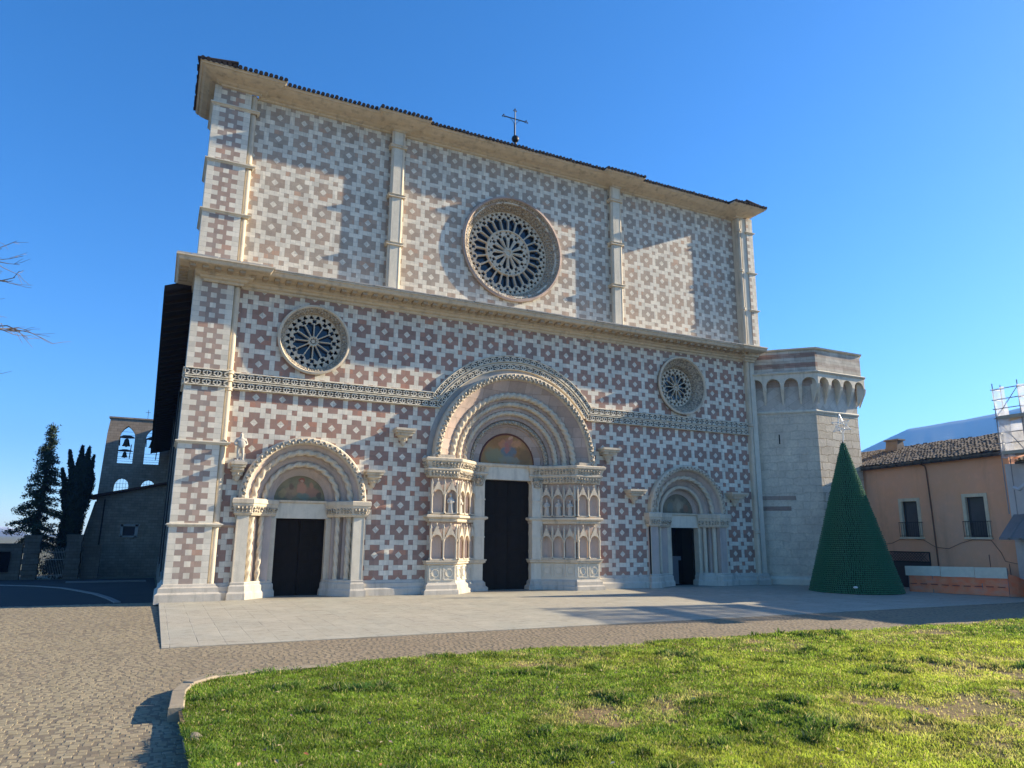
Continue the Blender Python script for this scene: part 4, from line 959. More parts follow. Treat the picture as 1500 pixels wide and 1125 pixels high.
for y in (7.3, 20.6, 34.0): MB().tube([(.62, y, 12.2), (.62, y, 0)], .06, 6).build('downpipe', M_iron, church)

# ------------------------------------------------------------------ statues standing on the church
M_marble = stone('white_marble', (.60, .55, .46), (.46, .42, .35), bump=.25, st_amt=.25)
def skin_mesh(pts, edges, name, mat, sub=2):
    me = bpy.data.meshes.new(name); me.from_pydata([p[:3] for p in pts], edges, []); o = bpy.data.objects.new(name, me); COL.objects.link(o)
    o.modifiers.new('skin', 'SKIN'); 
    for v, p in zip(me.skin_vertices[0].data, pts): v.radius = (p[3], p[4] if len(p) > 4 else p[3]); v.use_root = False
    me.skin_vertices[0].data[0].use_root = True
    s_ = o.modifiers.new('sub', 'SUBSURF'); s_.levels = sub; s_.render_levels = sub
    dg = bpy.context.evaluated_depsgraph_get(); m2 = bpy.data.meshes.new_from_object(o.evaluated_get(dg)); m2.name = name
    bpy.data.objects.remove(o); bpy.data.meshes.remove(me); m2.shade_smooth()
    m2.materials.clear(); m2.materials.append(mat); r = bpy.data.objects.new(name, m2); COL.objects.link(r); return r
# armoured youth on the bracket by the left portal
P_ = [(0, 0, .56, .12, .10), (0, -.01, .72, .125, .10), (0, -.02, .86, .15, .11), (0, 0, .95, .06), (0, -.01, 1.03, .075, .085), (0, -.01, 1.13, .06),
      (-.08, 0, .50, .075), (-.09, -.02, .28, .055), (-.09, 0, .06, .04), (-.10, -.09, .03, .04),
      (.08, 0, .50, .075), (.10, -.05, .28, .055), (.10, -.01, .06, .04), (.12, -.10, .03, .04),
      (-.17, 0, .86, .05), (-.24, -.04, .68, .042), (-.15, -.14, .60, .036), (.17, 0, .86, .05), (.24, -.05, .68, .042), (.13, -.16, .64, .036)]
E_ = [(0, 1), (1, 2), (2, 3), (3, 4), (4, 5), (0, 6), (6, 7), (7, 8), (8, 9), (0, 10), (10, 11), (11, 12), (12, 13), (2, 14), (14, 15), (15, 16), (2, 17), (17, 18), (18, 19)]
kn = skin_mesh(P_, E_, 'statue', M_marble)
kn.location = (2.80, -.38, 5.47); tag(kn, 'white stone figure with hands held at the waist, on the bracket by the left corner', 'statue')
m = MB(); m.box(-.2, .2, -.16, .14, -.05, .04); m.V = [(x, y, z) for x, y, z in m.V]
b = m.build('pedestal', M_marble, None); b.parent = kn
m = MB(); m.blob((.02, -.16, .66), .15, .05, .17, 12, 8); b = m.build('shield', M_marble, None, smooth=60); b.parent = kn
def robed(name):
    m = MB(); n = 18; prof = [(.13, .11, 0), (.135, .115, .04), (.12, .10, .22), (.115, .095, .38), (.125, .10, .5), (.13, .09, .58), (.10, .07, .635), (.045, .045, .66), (.05, .055, .69), (.062, .066, .745), (.055, .06, .80), (.02, .025, .835)]
    V = []
    for rx, ry, z in prof:
        fold = .10 if z < .5 else .02
        for k in range(n):
            t = 2*math.pi*k/n; q = 1+fold*math.cos(5*t+z*6); V.append((rx*q*math.cos(t), ry*q*math.sin(t), z))
    m.add(V, [(i*n+k, i*n+(k+1) % n, (i+1)*n+(k+1) % n, (i+1)*n+k) for i in range(len(prof)-1) for k in range(n)]+[tuple(range(n-1, -1, -1)), tuple((len(prof)-1)*n+k for k in range(n))])
    m.tube([(-.11, 0, .57), (-.15, -.05, .44), (-.03, -.12, .42)], [.045, .04, .03], 7); m.tube([(.11, 0, .57), (.15, -.05, .46), (.05, -.12, .47)], [.045, .04, .03], 7)
    m.box(-.07, .05, -.15, -.11, .40, .50)
    return m.build(name, M_marble, None, smooth=60)
labs = {(-1, True, 1): 'robed stone saint in the upper left front niche of the main portal',
        (-1, False, 0): 'robed stone saint in the left splayed jamb of the main portal',
        (1, False, 0): 'robed stone saint in a niche right of the main door, nearest the door',
        (1, False, 1): 'middle one of three robed stone saints right of the main door',
        (1, False, 2): 'robed stone saint right of the main door, farthest from the door of three'}
proto = None
for sgn, front, k, p, ang in statue_spots:
    if (sgn, front, k) not in labs: continue
    if proto is None: o = proto = robed('statue')
    else: o = proto.copy(); COL.objects.link(o)
    o.location = p; o.rotation_euler = (0, 0, ang); s_ = rng.uniform(.92, 1.04); o.scale = (s_, s_, s_); tag(o, labs[(sgn, front, k)], 'statue', 'saints in the niches of the main portal')

# ------------------------------------------------------------------ octagonal tower at the right corner
def stripe_mat():
    t = NT('striped_parapet_stone'); o = t.sep(); z = t.M('ADD', o[2], t.M('MULTIPLY', t.noise(3, 2), .05))
    bands = t.M('MAXIMUM', t.M('MULTIPLY', t.M('GREATER_THAN', z, 12.95), t.M('LESS_THAN', z, 13.22)), t.M('MULTIPLY', t.M('GREATER_THAN', z, 12.36), t.M('LESS_THAN', z, 12.64)))
    br = t.n('ShaderNodeTexBrick'); t.set(br.inputs['Vector'], t.comb(t.M('ADD', o[0], t.M('MULTIPLY', o[1], -.6)), o[2], 0.)); br.inputs['Scale'].default_value = 1
    br.inputs['Brick Width'].default_value = .7; br.inputs['Row Height'].default_value = .29; br.inputs['Mortar Size'].default_value = .008
    br.inputs['Color1'].default_value = (1, 1, 1, 1); br.inputs['Color2'].default_value = (.75, .74, .72, 1); br.inputs['Mortar'].default_value = (.5, .5, .5, 1)
    n = t.noise(2, 5); c = t.mix(t.M('MULTIPLY', bands, t.M('MULTIPLY', t.rng(t.noise(1.1, 4), .30, .5, .5, 1.), t.rng(o[0], -1.75, -1.65, 1., .38))), t.mix(t.rng(n, .35, .65), (.62, .57, .47), (.48, .45, .38)), (.36, .235, .18))
    c = t.mix(1., c, br.outputs['Color'], 'MULTIPLY'); c = t.mix(t.rng(t.noise(1.5, 5, .6), .52, .72, 0, .5), c, (.18, .15, .12))
    return t.fin(c, .85, t.bump(t.noise(15, 4), .4, .02))
M_stripe = stripe_mat()
TV = [(31.05, .35), (33.5, -2.1), (36.96, -2.1), (39.41, .35), (39.41, 3.81), (36.96, 6.26), (33.5, 6.26), (31.05, 3.81)]
tow = thing('stone_tower', 'low octagonal stone tower with a striped parapet on arched corbels', 'tower', (35.2, 2.1, 0))
M_body = stone('tower_ashlar', (.43, .40, .345), (.33, .305, .265), sc=1.3, bump=.7, stain=(.17, .15, .12), st_amt=.45)
def tower_wall_mat():
    t = NT('tower_coursed_stone'); o = t.sep(); u = t.M('ADD', t.M('MULTIPLY', o[0], .93), t.M('MULTIPLY', o[1], -.75))
    wv = t.comb(t.M('ADD', u, t.M('MULTIPLY', t.noise(1.3, 3), .35)), t.M('ADD', o[2], t.M('MULTIPLY', t.noise(1.7, 3, vec=t.map((1, 1, 1), (0, 0, 0), (5, 5, 5))), .32)), 0.)
    br = t.n('ShaderNodeTexBrick'); t.set(br.inputs['Vector'], wv); br.inputs['Scale'].default_value = 1
    br.inputs['Brick Width'].default_value = .95; br.inputs['Row Height'].default_value = .44; br.inputs['Mortar Size'].default_value = .022; br.inputs['Mortar Smooth'].default_value = .25
    br.inputs['Color1'].default_value = (1, 1, 1, 1); br.inputs['Color2'].default_value = (.78, .75, .71, 1); br.inputs['Mortar'].default_value = (.52, .49, .44, 1); br.inputs['Bias'].default_value = -.1
    n = t.noise(1.2, 6, .6); n2 = t.noise(9, 4)
    c = t.mix(t.rng(n, .33, .66), (.73, .64, .49), (.55, .48, .375)); c = t.mix(t.rng(n2, .4, .7, 0, .4), c, (.34, .31, .25))
    c = t.mix(t.M('MULTIPLY', t.M('MULTIPLY', t.M('GREATER_THAN', o[2], 4.15), t.M('LESS_THAN', o[2], 4.4)), t.M('MULTIPLY', t.M('LESS_THAN', o[0], -2.9), .8)), c, (.24, .15, .12))
    c = t.mix(t.M('MULTIPLY', t.M('MULTIPLY', t.M('GREATER_THAN', o[2], 4.75), t.M('LESS_THAN', o[2], 4.98)), t.M('MULTIPLY', t.M('LESS_THAN', o[0], -2.7), .7)), c, (.24, .15, .12))
    soft = t.rng(o[0], -1.9, -1.6, .22, 1.)
    c = t.mix(soft, c, br.outputs['Color'], 'MULTIPLY')
    return t.fin(c, .9, t.bump(t.M('ADD', t.M('MULTIPLY', t.M('SUBTRACT', 1., br.outputs['Fac']), 1.2), t.M('MULTIPLY', n2, .7)), .7, .03))
m = MB(); m.prism(TV, lambda a, b, d: (a, b, d), -.1, 9.75); m.build('wall', tower_wall_mat(), tow)
V2 = TV
m = MB(); m.mold([(0, .04), (.16, .06), (.18, .40), (.10, .52), (0, .56)], TV[:3]); m.build('base', M_white, tow)
m = MB(); m.mold([(-.2, 9.70), (.05, 9.72), (.09, 9.80), (.05, 9.88), (-.2, 9.9)], TV, True); m.mold([(0, 11.93), (.56, 11.95), (.61, 12.02), (.52, 12.08), (.3, 12.12)], TV, True)
m.mold([(.32, 13.36), (.47, 13.38), (.51, 13.46), (.2, 13.54)], TV, True); m.build('moulding', M_white, tow)
m = MB(); m.mold([(0, 9.85), (.04, 10.6), (.04, 11.3)], TV, True); m.build('corbel_zone', stone('corbel_zone_stone', (.62, .58, .50), (.5, .47, .41), joint=(.8, .38, .006), jrot=(R(90), 0, R(45)), bump=.3), tow)
m = MB(); m.mold([(.05, 11.28), (.05, 11.95)], TV, True); m.build('tympanum', M_pink, tow)
m = MB(); m.mold([(.37, 12.08), (.37, 13.40), (-.5, 13.40), (-.5, 12.0)], TV, True); m.prism(TV, lambda a, b, d: (a, b, d), 12.0, 12.6); m.build('parapet', M_stripe, tow)
for i in range(8):
    a, b = TV[i], TV[(i+1) % 8]; L = math.hypot(b[0]-a[0], b[1]-a[1]); e = .50*math.tan(R(22.5)); f = FR(a[0], a[1], b[0]-a[0], b[1]-a[1])
    if i in (3, 4, 5): continue
    n = 4; w_ = (L+2*e)/n; poly = [(-e, 11.95), (-e, 11.30)]
    for k in range(n):
        s0 = -e+k*w_+.10; s1 = s0+w_-.20; c = (s0+s1)/2; hw = (s1-s0)/2
        for j in range(13):                       # slightly pointed head
            t = math.pi*(1-j/12.); xx = c+hw*math.cos(t); zz = 11.28+hw*1.12*math.sin(t)**.9; poly.append((xx, zz))
    poly += [(L+e, 11.30), (L+e, 11.95)]
    m = MB(); m.prism(poly, f, .06, .50)
    for k in range(n+1):
        s_ = -e+k*w_
        m.add([f(s_-.10, 11.32, .50), f(s_+.10, 11.32, .50), f(s_+.10, 11.32, .03), f(s_-.10, 11.32, .03), f(s_-.04, 10.25, .03), f(s_+.04, 10.25, .03), f(s_-.10, 11.08, .44), f(s_+.10, 11.08, .44)],
              [(0, 1, 2, 3), (0, 6, 7, 1), (6, 4, 5, 7), (0, 3, 4, 6), (1, 7, 5, 2), (3, 2, 5, 4)])
    m.build('corbel_arches', M_white, tow)
f = FR(*TV[0], 2.45, -2.45); m = MB(); m.prism([(1.36, 7.95), (1.42, 7.95), (1.42, 8.5), (1.36, 8.5)], f, -.01, .005); m.build('arrow_slit', M_void, tow)

# ------------------------------------------------------------------ pink house on the right
def plaster(name, c, c2):
    t = NT(name); n = t.noise(.5, 5, .6); n2 = t.noise(3, 5); st = t.noise(.9, 5, .6, vec=t.map((1.5, 1.5, .25)))
    k = t.mix(t.rng(n, .38, .64), c, c2); k = t.mix(t.rng(st, .55, .75, 0, .4), k, tuple(x*.55 for x in c)); k = t.mix(t.rng(n2, .5, .75, 0, .3), k, tuple(x*1.25 for x in c))
    return t.fin(k, .9, t.bump(t.noise(20, 4), .25, .01))
M_plas = plaster('salmon_plaster', (.82, .40, .215), (.78, .41, .25))
HX = 37.2
house = thing('pink_house', 'salmon plastered two storey house with a brown tiled roof', 'house', (HX, -4, 0))
hf = FR(HX, 0, 0, -1)                                   # s = -y, outwards = -X
assert hf(0, 0, 1)[0] < HX
wins = [(4.0, 5.26, 2.74, 4.83), (7.58, 8.86, 2.74, 4.91)]
holes = [[(a, zb), (b, zb), (b, zt), (a, zt)] for a, b, zb, zt in wins]
m = MB().plate([(-3.2, -.1), (10.1, -.1), (10.1, 6.95), (-3.2, 6.75)], holes, .5, lambda a, b, c: hf(a, b, c-.25))
m.box(HX+.5, 46.6, -10.1, 3.2, -.1, 6.7)
for y in (-10.1, 3.2): m.prism([(HX+.45, 6.6), (46.6, 6.6), (41.8, 8.2)], lambda a, b, d: (a, d, b), y-.1, y+.1)
m.build('wall', M_plas, house)
M_frame = stone('cream_window_stone', (.72, .60, .41), (.58, .48, .33), bump=.2)
M_hglass = plain('grey_window_glass', (.11, .095, .09), .25, 0, .5, .5, 1.2); M_curt = plain('curtain', (.13, .12, .11), .9)  # pane is a mottled grey set in its base colour
for a, b, zb, zt in wins:
    m = MB(); t_ = .17
    for q in ((a, a+t_, zb, zt), (b-t_, b, zb, zt), (a+t_, b-t_, zt-t_, zt)): m.prism([(q[0], q[2]), (q[1], q[2]), (q[1], q[3]), (q[0], q[3])], hf, -.12, .05)
    m.prism([(a-.06, zb-.10), (b+.06, zb-.10), (b+.06, zb), (a-.06, zb)], hf, -.2, .12)
    fr = m.build('window', M_frame, house)
    m = MB(); m.prism([(a+t_, zb), (b-t_, zb), (b-t_, zt-t_), (a+t_, zt-t_)], hf, -.24, -.22); m.build('pane', M_hglass, fr)
    m = MB(); c = (a+b)/2
    for q in ((a+t_, a+t_+.06), (c-.03, c+.03), (b-t_-.06, b-t_))[::2]: m.prism([(q[0], zb), (q[1], zb), (q[1], zt-t_), (q[0], zt-t_)], hf, -.22, -.17)
    m.build('sash', plain('dark_sash', (.06, .05, .045), .5), fr)
    m = MB(); z1 = zb+.78
    for k in range(12):
        s_ = a-.04+(b-a+.08)*k/11; p = hf(s_, zb, .10); q = hf(s_, z1, .10); m.tube([p, q], .011, 4)
    m.bar(hf(a-.05, z1, .10), hf(b+.05, z1, .10), .03, .03); m.bar(hf(a-.05, zb+.06, .10), hf(b+.05, zb+.06, .10), .02, .02)
    for s_ in (a-.05, b+.05): m.bar(hf(s_, z1, .10), hf(s_, z1, -.02), .02, .02)
    m.build('railing', M_iron, fr)
# gate with a lattice transom
m = MB(); m.prism([(3.0, 0), (5.5, 0), (5.5, 1.95), (3.0, 1.95)], hf, -.02, .015); gt = m.build('gate', plain('dark_gate', (.045, .035, .035), .6), house)
m = MB()
for k in range(15):
    for sg in (-1, 1):
        a = 3.05+k*.17; b = a+sg*.5
        if not 3.0 <= b <= 5.5: continue
        m.bar(hf(a, 1.45, .03), hf(b, 1.93, .03), .02, .015)
m.bar(hf(3.0, 1.43, .03), hf(5.5, 1.43, .03), .05, .04); m.bar(hf(3.0, 1.95, .03), hf(5.5, 1.95, .03), .05, .04); m.bar(hf(5.5, .1, .03), hf(5.5, 1.95, .03), .06, .04); m.build('lattice', M_iron, gt)
m = MB(); m.prism([(3.05, 1.46), (5.46, 1.46), (5.46, 1.92), (3.05, 1.92)], hf, .018, .022); m.build('transom_panel', plain('faded_pink_panel', (.30, .17, .12), .8), gt)
m = MB(); m.tube([hf(5.15, 6.72, .30), hf(5.55, 6.66, .2), hf(5.82, 6.5, .08), hf(5.86, 6.3, .07), hf(5.92, 4.2, .07), hf(5.98, .2, .07)], .035, 8); m.build('downpipe', plain('rusty_pipe', (.17, .085, .05), .6, .3), house, smooth=50)
m = MB(); pts = [(2.4, 2.25), (3.0, 2.35), (3.4, 2.40), (3.9, 2.62), (4.6, 2.66), (5.3, 2.58), (5.9, 2.22), (6.6, 2.15), (7.3, 2.45), (7.9, 2.62), (8.8, 2.60), (9.2, 2.0), (9.35, 1.6), (9.9, 1.5)]
m.tube([hf(s_, z, .05) for s_, z in pts], .013, 5); m.tube([hf(8.62, .2, .04), hf(8.6, 1.9, .04)], .015, 4); m.tube([hf(9.55, .1, .04), hf(9.5, 1.5, .04)], .015, 4); m.build('cable', plain('dusty_cable', (.14, .08, .06), .7), house)
# roof with real rows of pantiles
def pantile_roof(name, e0, e1, r0, r1, parent, sag=.06, step=.19):
    m = MB(); e0, e1, r0, r1 = map(Vector, (e0, e1, r0, r1)); n = int((e1-e0).length/step); nn = (e1-e0).cross(r0-e0).normalized()
    if nn.z < 0: nn = -nn
    rows = int((r0-e0).length/.33)
    m.add([e0-nn*.02, e1-nn*.02, r1-nn*.02, r0-nn*.02, e0-nn*.14, e1-nn*.14, r1-nn*.14, r0-nn*.14], [(0, 1, 2, 3), (7, 6, 5, 4), (0, 4, 5, 1), (1, 5, 6, 2), (2, 6, 7, 3), (3, 7, 4, 0)])
    for i in range(n):
        for j in range(rows):
            u = (i+.5)/n; a = e0.lerp(e1, u).lerp(r0.lerp(r1, u), j/rows); b = e0.lerp(e1, u).lerp(r0.lerp(r1, u), (j+1.12)/rows)
            w_ = nn*(sag*math.sin(i*.35+j*.2)*.4+rng.uniform(-.02, .02)); jj = (e1-e0).normalized()*rng.uniform(-.04, .04)
            dx = (e1-e0).normalized()*step*.40
            V = []
            for c, up_ in ((a-(b-a)*.02, .045), (b, .0)):
                for t in (-1, -.55, .0, .55, 1): V.append(c+w_+jj+dx*t+nn*(up_+.06*math.sqrt(max(0, 1-t*t))))
            m.add(V, [(k, k+1, k+6, k+5) for k in range(4)]+[(0, 1, 2, 3, 4)])
    return m.build(name, M_tile, parent)
rf = pantile_roof('roof', (36.75, -10.35, 6.86), (36.75, 3.3, 6.60), (41.8, -10.35, 8.45), (41.8, 3.3, 8.18), house)
pantile_roof('roof', (46.9, 3.3, 6.60), (46.9, -10.35, 6.86), (41.8, 3.3, 8.18), (41.8, -10.35, 8.45), house, step=.45)
m = MB(); m.bar((36.85, -10.3, 6.74), (36.85, 3.3, 6.5), .14, .14)
for k in range(26): m.bar((36.72, -10.1+k*.52, 6.72-.01*k), (37.3, -10.1+k*.52, 6.88-.01*k), .09, .10)
m.build('eaves', plain('dark_eaves', (.05, .04, .035), .8), rf)
m = MB(); m.prism([(40.6, 7.7), (41.5, 7.7), (41.3, 8.62), (40.8, 8.62)], lambda a, b, d: (a, d, b), -1.75, -.95); m.box(40.7, 41.4, -1.85, -.85, 8.62, 8.70); m.build('chimney', stone('chimney_brick', (.16, .125, .10), (.10, .085, .07)), rf)

# ------------------------------------------------------------------ building and scaffold at the right edge
gb = thing('grey_house', 'pale grey rendered house behind the scaffold at the right edge', 'house', (36.6, -13, 0))
M_gp = plaster('grey_render', (.62, .58, .54), (.52, .49, .46))
m = MB(); m.box(36.7, 46, -17.6, -10.16, -.1, 6.2); m.build('wall', M_gp, gb)
pantile_roof('roof', (36.2, -17.8, 6.25), (36.2, -10.9, 6.25), (41, -17.8, 7.6), (41, -10.9, 7.6), gb)
m = MB(); 
for k in range(9):
    y = -10.35-k*.5
    m.prism([(35.1, 2.62+.0), (36.5, 3.72), (36.5, 3.80), (35.1, 2.70)], lambda a, b, d: (a, d, b), y-.5, y-.04)
    m.tube([(35.05, y-.52, 2.66), (36.5, y-.52, 3.76)], .075, 6)
m.build('canopy', plain('corrugated_sheet', (.24, .23, .22), .6, .3), gb)
m = MB(); m.box(35.95, 36.45, -11.3, -10.85, -.1, 2.75); m.build('gate_post', stone('white_post', (.55, .53, .5)), gb)
scf = thing('scaffold', 'steel tube scaffold with white sheeting rising above the roofs at the right edge', 'scaffold', (36.0, -11.4, 0))
M_tube = plain('galvanised_tube', (.28, .29, .31), .45, .7)
m = MB(); ys = [-10.62, -11.75, -13.6, -15.5]
for y in ys:
    for x in (35.75, 36.4):
        if y != -10.62 or True: m.tube([(x, y, 3.8 if y > -12 else 3.9), (x, y, 10.0)], .026, 6)
for z in (6.6, 7.1, 7.6, 8.3, 8.75, 9.2, 9.7):
    m.tube([(35.75, ys[0]+.1, z), (35.75, ys[-1], z)], .022, 6)
    for y in ys[:2]: m.tube([(35.7, y, z), (36.45, y, z)], .02, 6)
for y0, y1 in zip(ys, ys[1:]):
    m.tube([(35.75, y0, 8.3), (35.75, y1, 9.7)], .02, 6); m.tube([(35.75, y1, 6.6), (35.75, y0, 8.3)], .02, 6)
m.build('poles', M_tube, scf)
m = MB()
for z in (6.55, 8.22): m.box(35.6, 36.5, -16, -10.75, z, z+.16)
m.build('deck_boards', plain('deck_timber', (.42, .37, .28), .8), scf)
def sheet_mat():
    t = NT('white_scaffold_net'); d = t.n('ShaderNodeBsdfDiffuse'); tr = t.n('ShaderNodeBsdfTransparent'); tl = t.n('ShaderNodeBsdfTranslucent'); mx = t.n('ShaderNodeMixShader'); m2 = t.n('ShaderNodeMixShader')
    c = t.mix(t.noise(2, 4), (.55, .57, .6), (.75, .76, .78)); t.set(d.inputs[0], c); t.set(tl.inputs[0], c); mx.inputs[0].default_value = .4
    t.t.links.new(d.outputs[0], mx.inputs[1]); t.t.links.new(tl.outputs[0], mx.inputs[2]); t.set(m2.inputs[0], t.rng(t.noise(1.2, 3), .4, .6, .15, .5)); t.t.links.new(mx.outputs[0], m2.inputs[1]); t.t.links.new(tr.outputs[0], m2.inputs[2]); t.t.links.new(m2.outputs[0], t.out.inputs[0])
    return t.m
M_net = sheet_mat()
def hung(y0, y1, z0, z1, x, nm):
    m = MB(); nu, nv = 8, 12; V = []
    for j in range(nv+1):
        for i in range(nu+1):
            u, v = i/nu, j/nv; V.append((x+.06*math.sin(u*7+v*5)+.04*math.sin(v*11), y0+(y1-y0)*u+.03*math.sin(v*9), z0+(z1-z0)*v-.04*math.sin(u*6)))
    m.add(V, [(j*(nu+1)+i, j*(nu+1)+i+1, (j+1)*(nu+1)+i+1, (j+1)*(nu+1)+i) for j in range(nv) for i in range(nu)]); m.build(nm, M_net, scf, smooth=80)
hung(-10.68, -11.25, 6.4, 9.72, 35.68, 'netting'); hung(-10.72, -11.9, 6.45, 8.15, 35.92, 'netting'); hung(-11.85, -13.4, 4.6, 9.75, 35.66, 'netting'); hung(-13.6, -15.4, 5.6, 9.7, 35.66, 'netting')
m = MB(); m.tube([(35.9, -11.75, 8.2), (35.8, -11.8, 6.2), (35.7, -11.6, 5.2), (35.75, -11.2, 4.9), (35.8, -10.95, 5.0)], .09, 8); m.build('debris_tube', plain('white_plastic_tube', (.6, .6, .6), .6), scf, smooth=60)

# ------------------------------------------------------------------ orange site barrier
bar = thing('site_barrier', 'site hoarding of white boards above orange safety netting', 'barrier', (35, -8, 0))
p0 = Vector((34.35, -6.2)); p1 = Vector((35.75, -10.15)); p2 = Vector((37.0, -10.6)); d = (p1-p0).normalized()
fb = FR(p1.x, p1.y, p0.x-p1.x, p0.y-p1.y); Lb = (p0-p1).length
if fb(0, 0, 1)[0] > p1.x: fb = FR(p0.x, p0.y, p1.x-p0.x, p1.y-p0.y)
def net_mat():
    t = NT('orange_safety_net'); n = t.noise(3, 4); v = t.noise(1.2, 4, vec=t.map((1, 1, 3)))
    c = t.mix(t.rng(n, .35, .65), (.88, .19, .07), (.80, .27, .13)); c = t.mix(t.rng(v, .5, .7, 0, .5), c, (.52, .30, .22)); return t.fin(c, .8, t.bump(n, .4, .05))
m = MB(); n = 26; V = []
for j in range(7):
    for i in range(n+1):
        u = i/n; V.append(fb(u*Lb, .06+.80*j/6, .02*math.sin(u*19+j)+.02*math.sin(u*41)))
m.add(V, [(j*(n+1)+i, j*(n+1)+i+1, (j+1)*(n+1)+i+1, (j+1)*(n+1)+i) for j in range(6) for i in range(n)])
f2 = FR(p1.x, p1.y, p2.x-p1.x, p2.y-p1.y); L2 = (p2-p1).length
V = [f2(L2*i/6, .05+(1.05-.55*i/6*.8)*j/4, .04*math.sin(i*2+j)) for j in range(5) for i in range(7)]
m.add(V, [(j*7+i, j*7+i+1, (j+1)*7+i+1, (j+1)*7+i) for j in range(4) for i in range(6)])
m.build('netting', net_mat(), bar, smooth=70)
m = MB()
for k in range(9): u = k/9*Lb; m.bar(fb(u+.05, .45+.01*math.sin(k), .03), fb(u+Lb/9-.12, .45+.01*math.sin(k+1), .03), .03, .035)
m.build('net_seam', plain('dark_seam', (.22, .06, .04), .8), bar)
M_board = plain('white_board', (.70, .61, .46), .7)
for k, (a, b) in enumerate(((-.12, 1.45), (1.47, 2.9), (2.92, Lb+.02))):
    m = MB(); m.prism([(a, .84), (b, .86), (b, 1.33+.015*k), (a, 1.30+.015*k)], fb, .02, .06); m.build('board', M_board, bar)
m = MB()
for k in range(5): m.bar(fb(k*Lb/4, 0, -.05), fb(k*Lb/4, 1.3, -.05), .06, .06)
m.build('posts', M_tube, bar)

# ------------------------------------------------------------------ cone of green bottles with a star
TX, TY, TR, TH = 31.5, -5.34, 2.12, 7.55
xt = thing('christmas_tree', 'tall green cone shaped Christmas tree made of bottle ends with a white star', 'christmas tree', (TX, TY, 0))
def bottle_mat():
    t = NT('green_bottle_plastic'); g = t.n('ShaderNodeNewGeometry').outputs['Random Per Island']
    c = t.ramp(g, [(0, (.034, .145, .072)), (1, (.040, .165, .082))]); t.fin(c, .42, None, 0, .35); t.b.inputs['Transmission Weight'].default_value = .0; return t.m
m = MB(); rows = 78
for j in range(rows):
    z = .14+(TH-.18)*j/rows; r_ = TR*(1-z/TH)+.05; cnt = max(7, int(2*math.pi*r_/.098))
    r_ += rng.uniform(-.012, .012); tw = rng.uniform(0, 1)
    for k in range(cnt):
        t = 2*math.pi*(k+tw+rng.uniform(-.12, .12))/cnt; ca, sa = math.cos(t), math.sin(t); V = []; jit = rng.gauss(0, .007)
        for rr, o__ in ((.047, -.10), (.047, .015), (.028, .04)):
            for q in range(6):
                b = math.pi*q/3; V.append((TX+ca*(r_+o__+jit)-sa*rr*math.cos(b), TY+sa*(r_+o__+jit)+ca*rr*math.cos(b), z+rr*math.sin(b)-.02+(.012 if o__ > .03 else 0)))
        m.add(V, [(q+6*s_, (q+1) % 6+6*s_, (q+1) % 6+6*s_+6, q+6*s_+6) for s_ in (0, 1) for q in range(6)]+[tuple(range(12, 18))])
m.build('bottle_cladding', bottle_mat(), xt)
m = MB(); m.lathe([(TR-.03, .08), (.02, TH)], (TX, TY, 0), 48); m.build('cone_frame', plain('dark_green_core', (.004, .02, .01), .8), xt)
m = MB(); m.lathe([(TR-.1, 0), (TR-.1, .1)], (TX, TY, 0), 40); m.build('base', plain('dark_plinth', (.02, .02, .02), .8), xt)
vd = Vector((CAM.x-TX, CAM.y-TY, 0)).normalized(); sd_ = Vector((-vd.y, vd.x, 0)); sc3 = Vector((TX, TY, 8.34))
P3 = lambda a, r_: sc3+sd_*(r_*math.cos(a))+Vector((0, 0, r_*math.sin(a)))
m = MB()
for rot, rb, rs in ((math.pi/2+.1, .50, .22), (math.pi/2+.1+math.pi/6, .27, .12)):
    pts = [P3(rot+k*math.pi/6, rb*(1.25 if k % 12 == 0 and rb > .4 else 1) if k % 2 == 0 else rs) for k in range(13)]; m.tube(pts, .03, 5, cap=False)
for k in range(6): a = math.pi/2+.1+k*math.pi/3; m.tube([P3(a, .10), P3(a, .5)], .012, 4)
m.tube([(TX, TY, TH-.25), P3(-math.pi/2+.1, .50)], .024, 6); m.build('star', plain('white_star_tube', (.85, .85, .8), .4), xt)
fp_ = Vector((TX, TY, 0))+vd*(TR*.93+.08); m = MB(); m.blob((fp_.x, fp_.y, .38), .13, .10, .06, 10, 6); m.build('lamp_housing', plain('white_lamp_housing', (.75, .75, .72), .4), xt)

# ------------------------------------------------------------------ bell gable and low building behind, on the left
gab = thing('bell_gable', 'dark stone bell gable with bells in two pointed openings above a lean to', 'bell tower', (-3, 60, -1.8))
M_old = stone('old_dark_masonry', (.36, .30, .23), (.22, .185, .145), sc=1.1, bump=.8, joint=(.6, .28, .016))
FG = lambda a, b, c: (a, 60.6+c, b)
def pointed(x0, x1, zs, zt, n=12, k=2.6):
    c = (x0+x1)/2; hw = (x1-x0)/2; P = [(x0, zs[0]), (x1, zs[0])]
    for i in range(n+1): t = i/n; P.append((c+hw*((1-t*t)**.5 if k == 0 else 1-t**k), zs[1]+(zt-zs[1])*t))
    for i in range(n-1, -1, -1): t = i/n; P.append((c-hw*((1-t*t)**.5 if k == 0 else 1-t**k), zs[1]+(zt-zs[1])*t))
    return P
ops = [pointed(-4.5, -2.95, (10.35, 13.1), 14.55), pointed(-1.85, -.30, (10.35, 13.1), 14.55), pointed(-4.5, -3.05, (7.2, 7.7), 8.7, k=0), pointed(-1.85, -.4, (7.2, 7.7), 8.6, k=0)]
m = MB().plate([(-6.0, -1.9), (1.0, -1.9), (1.0, 15.3), (-5.55, 15.35), (-5.72, 13.6), (-5.95, 6.5)], ops, 1.1, FG)
m.box(-5.72, 1.0, 59.95, 61.25, 15.33, 15.5); m.build('wall', M_old, gab)
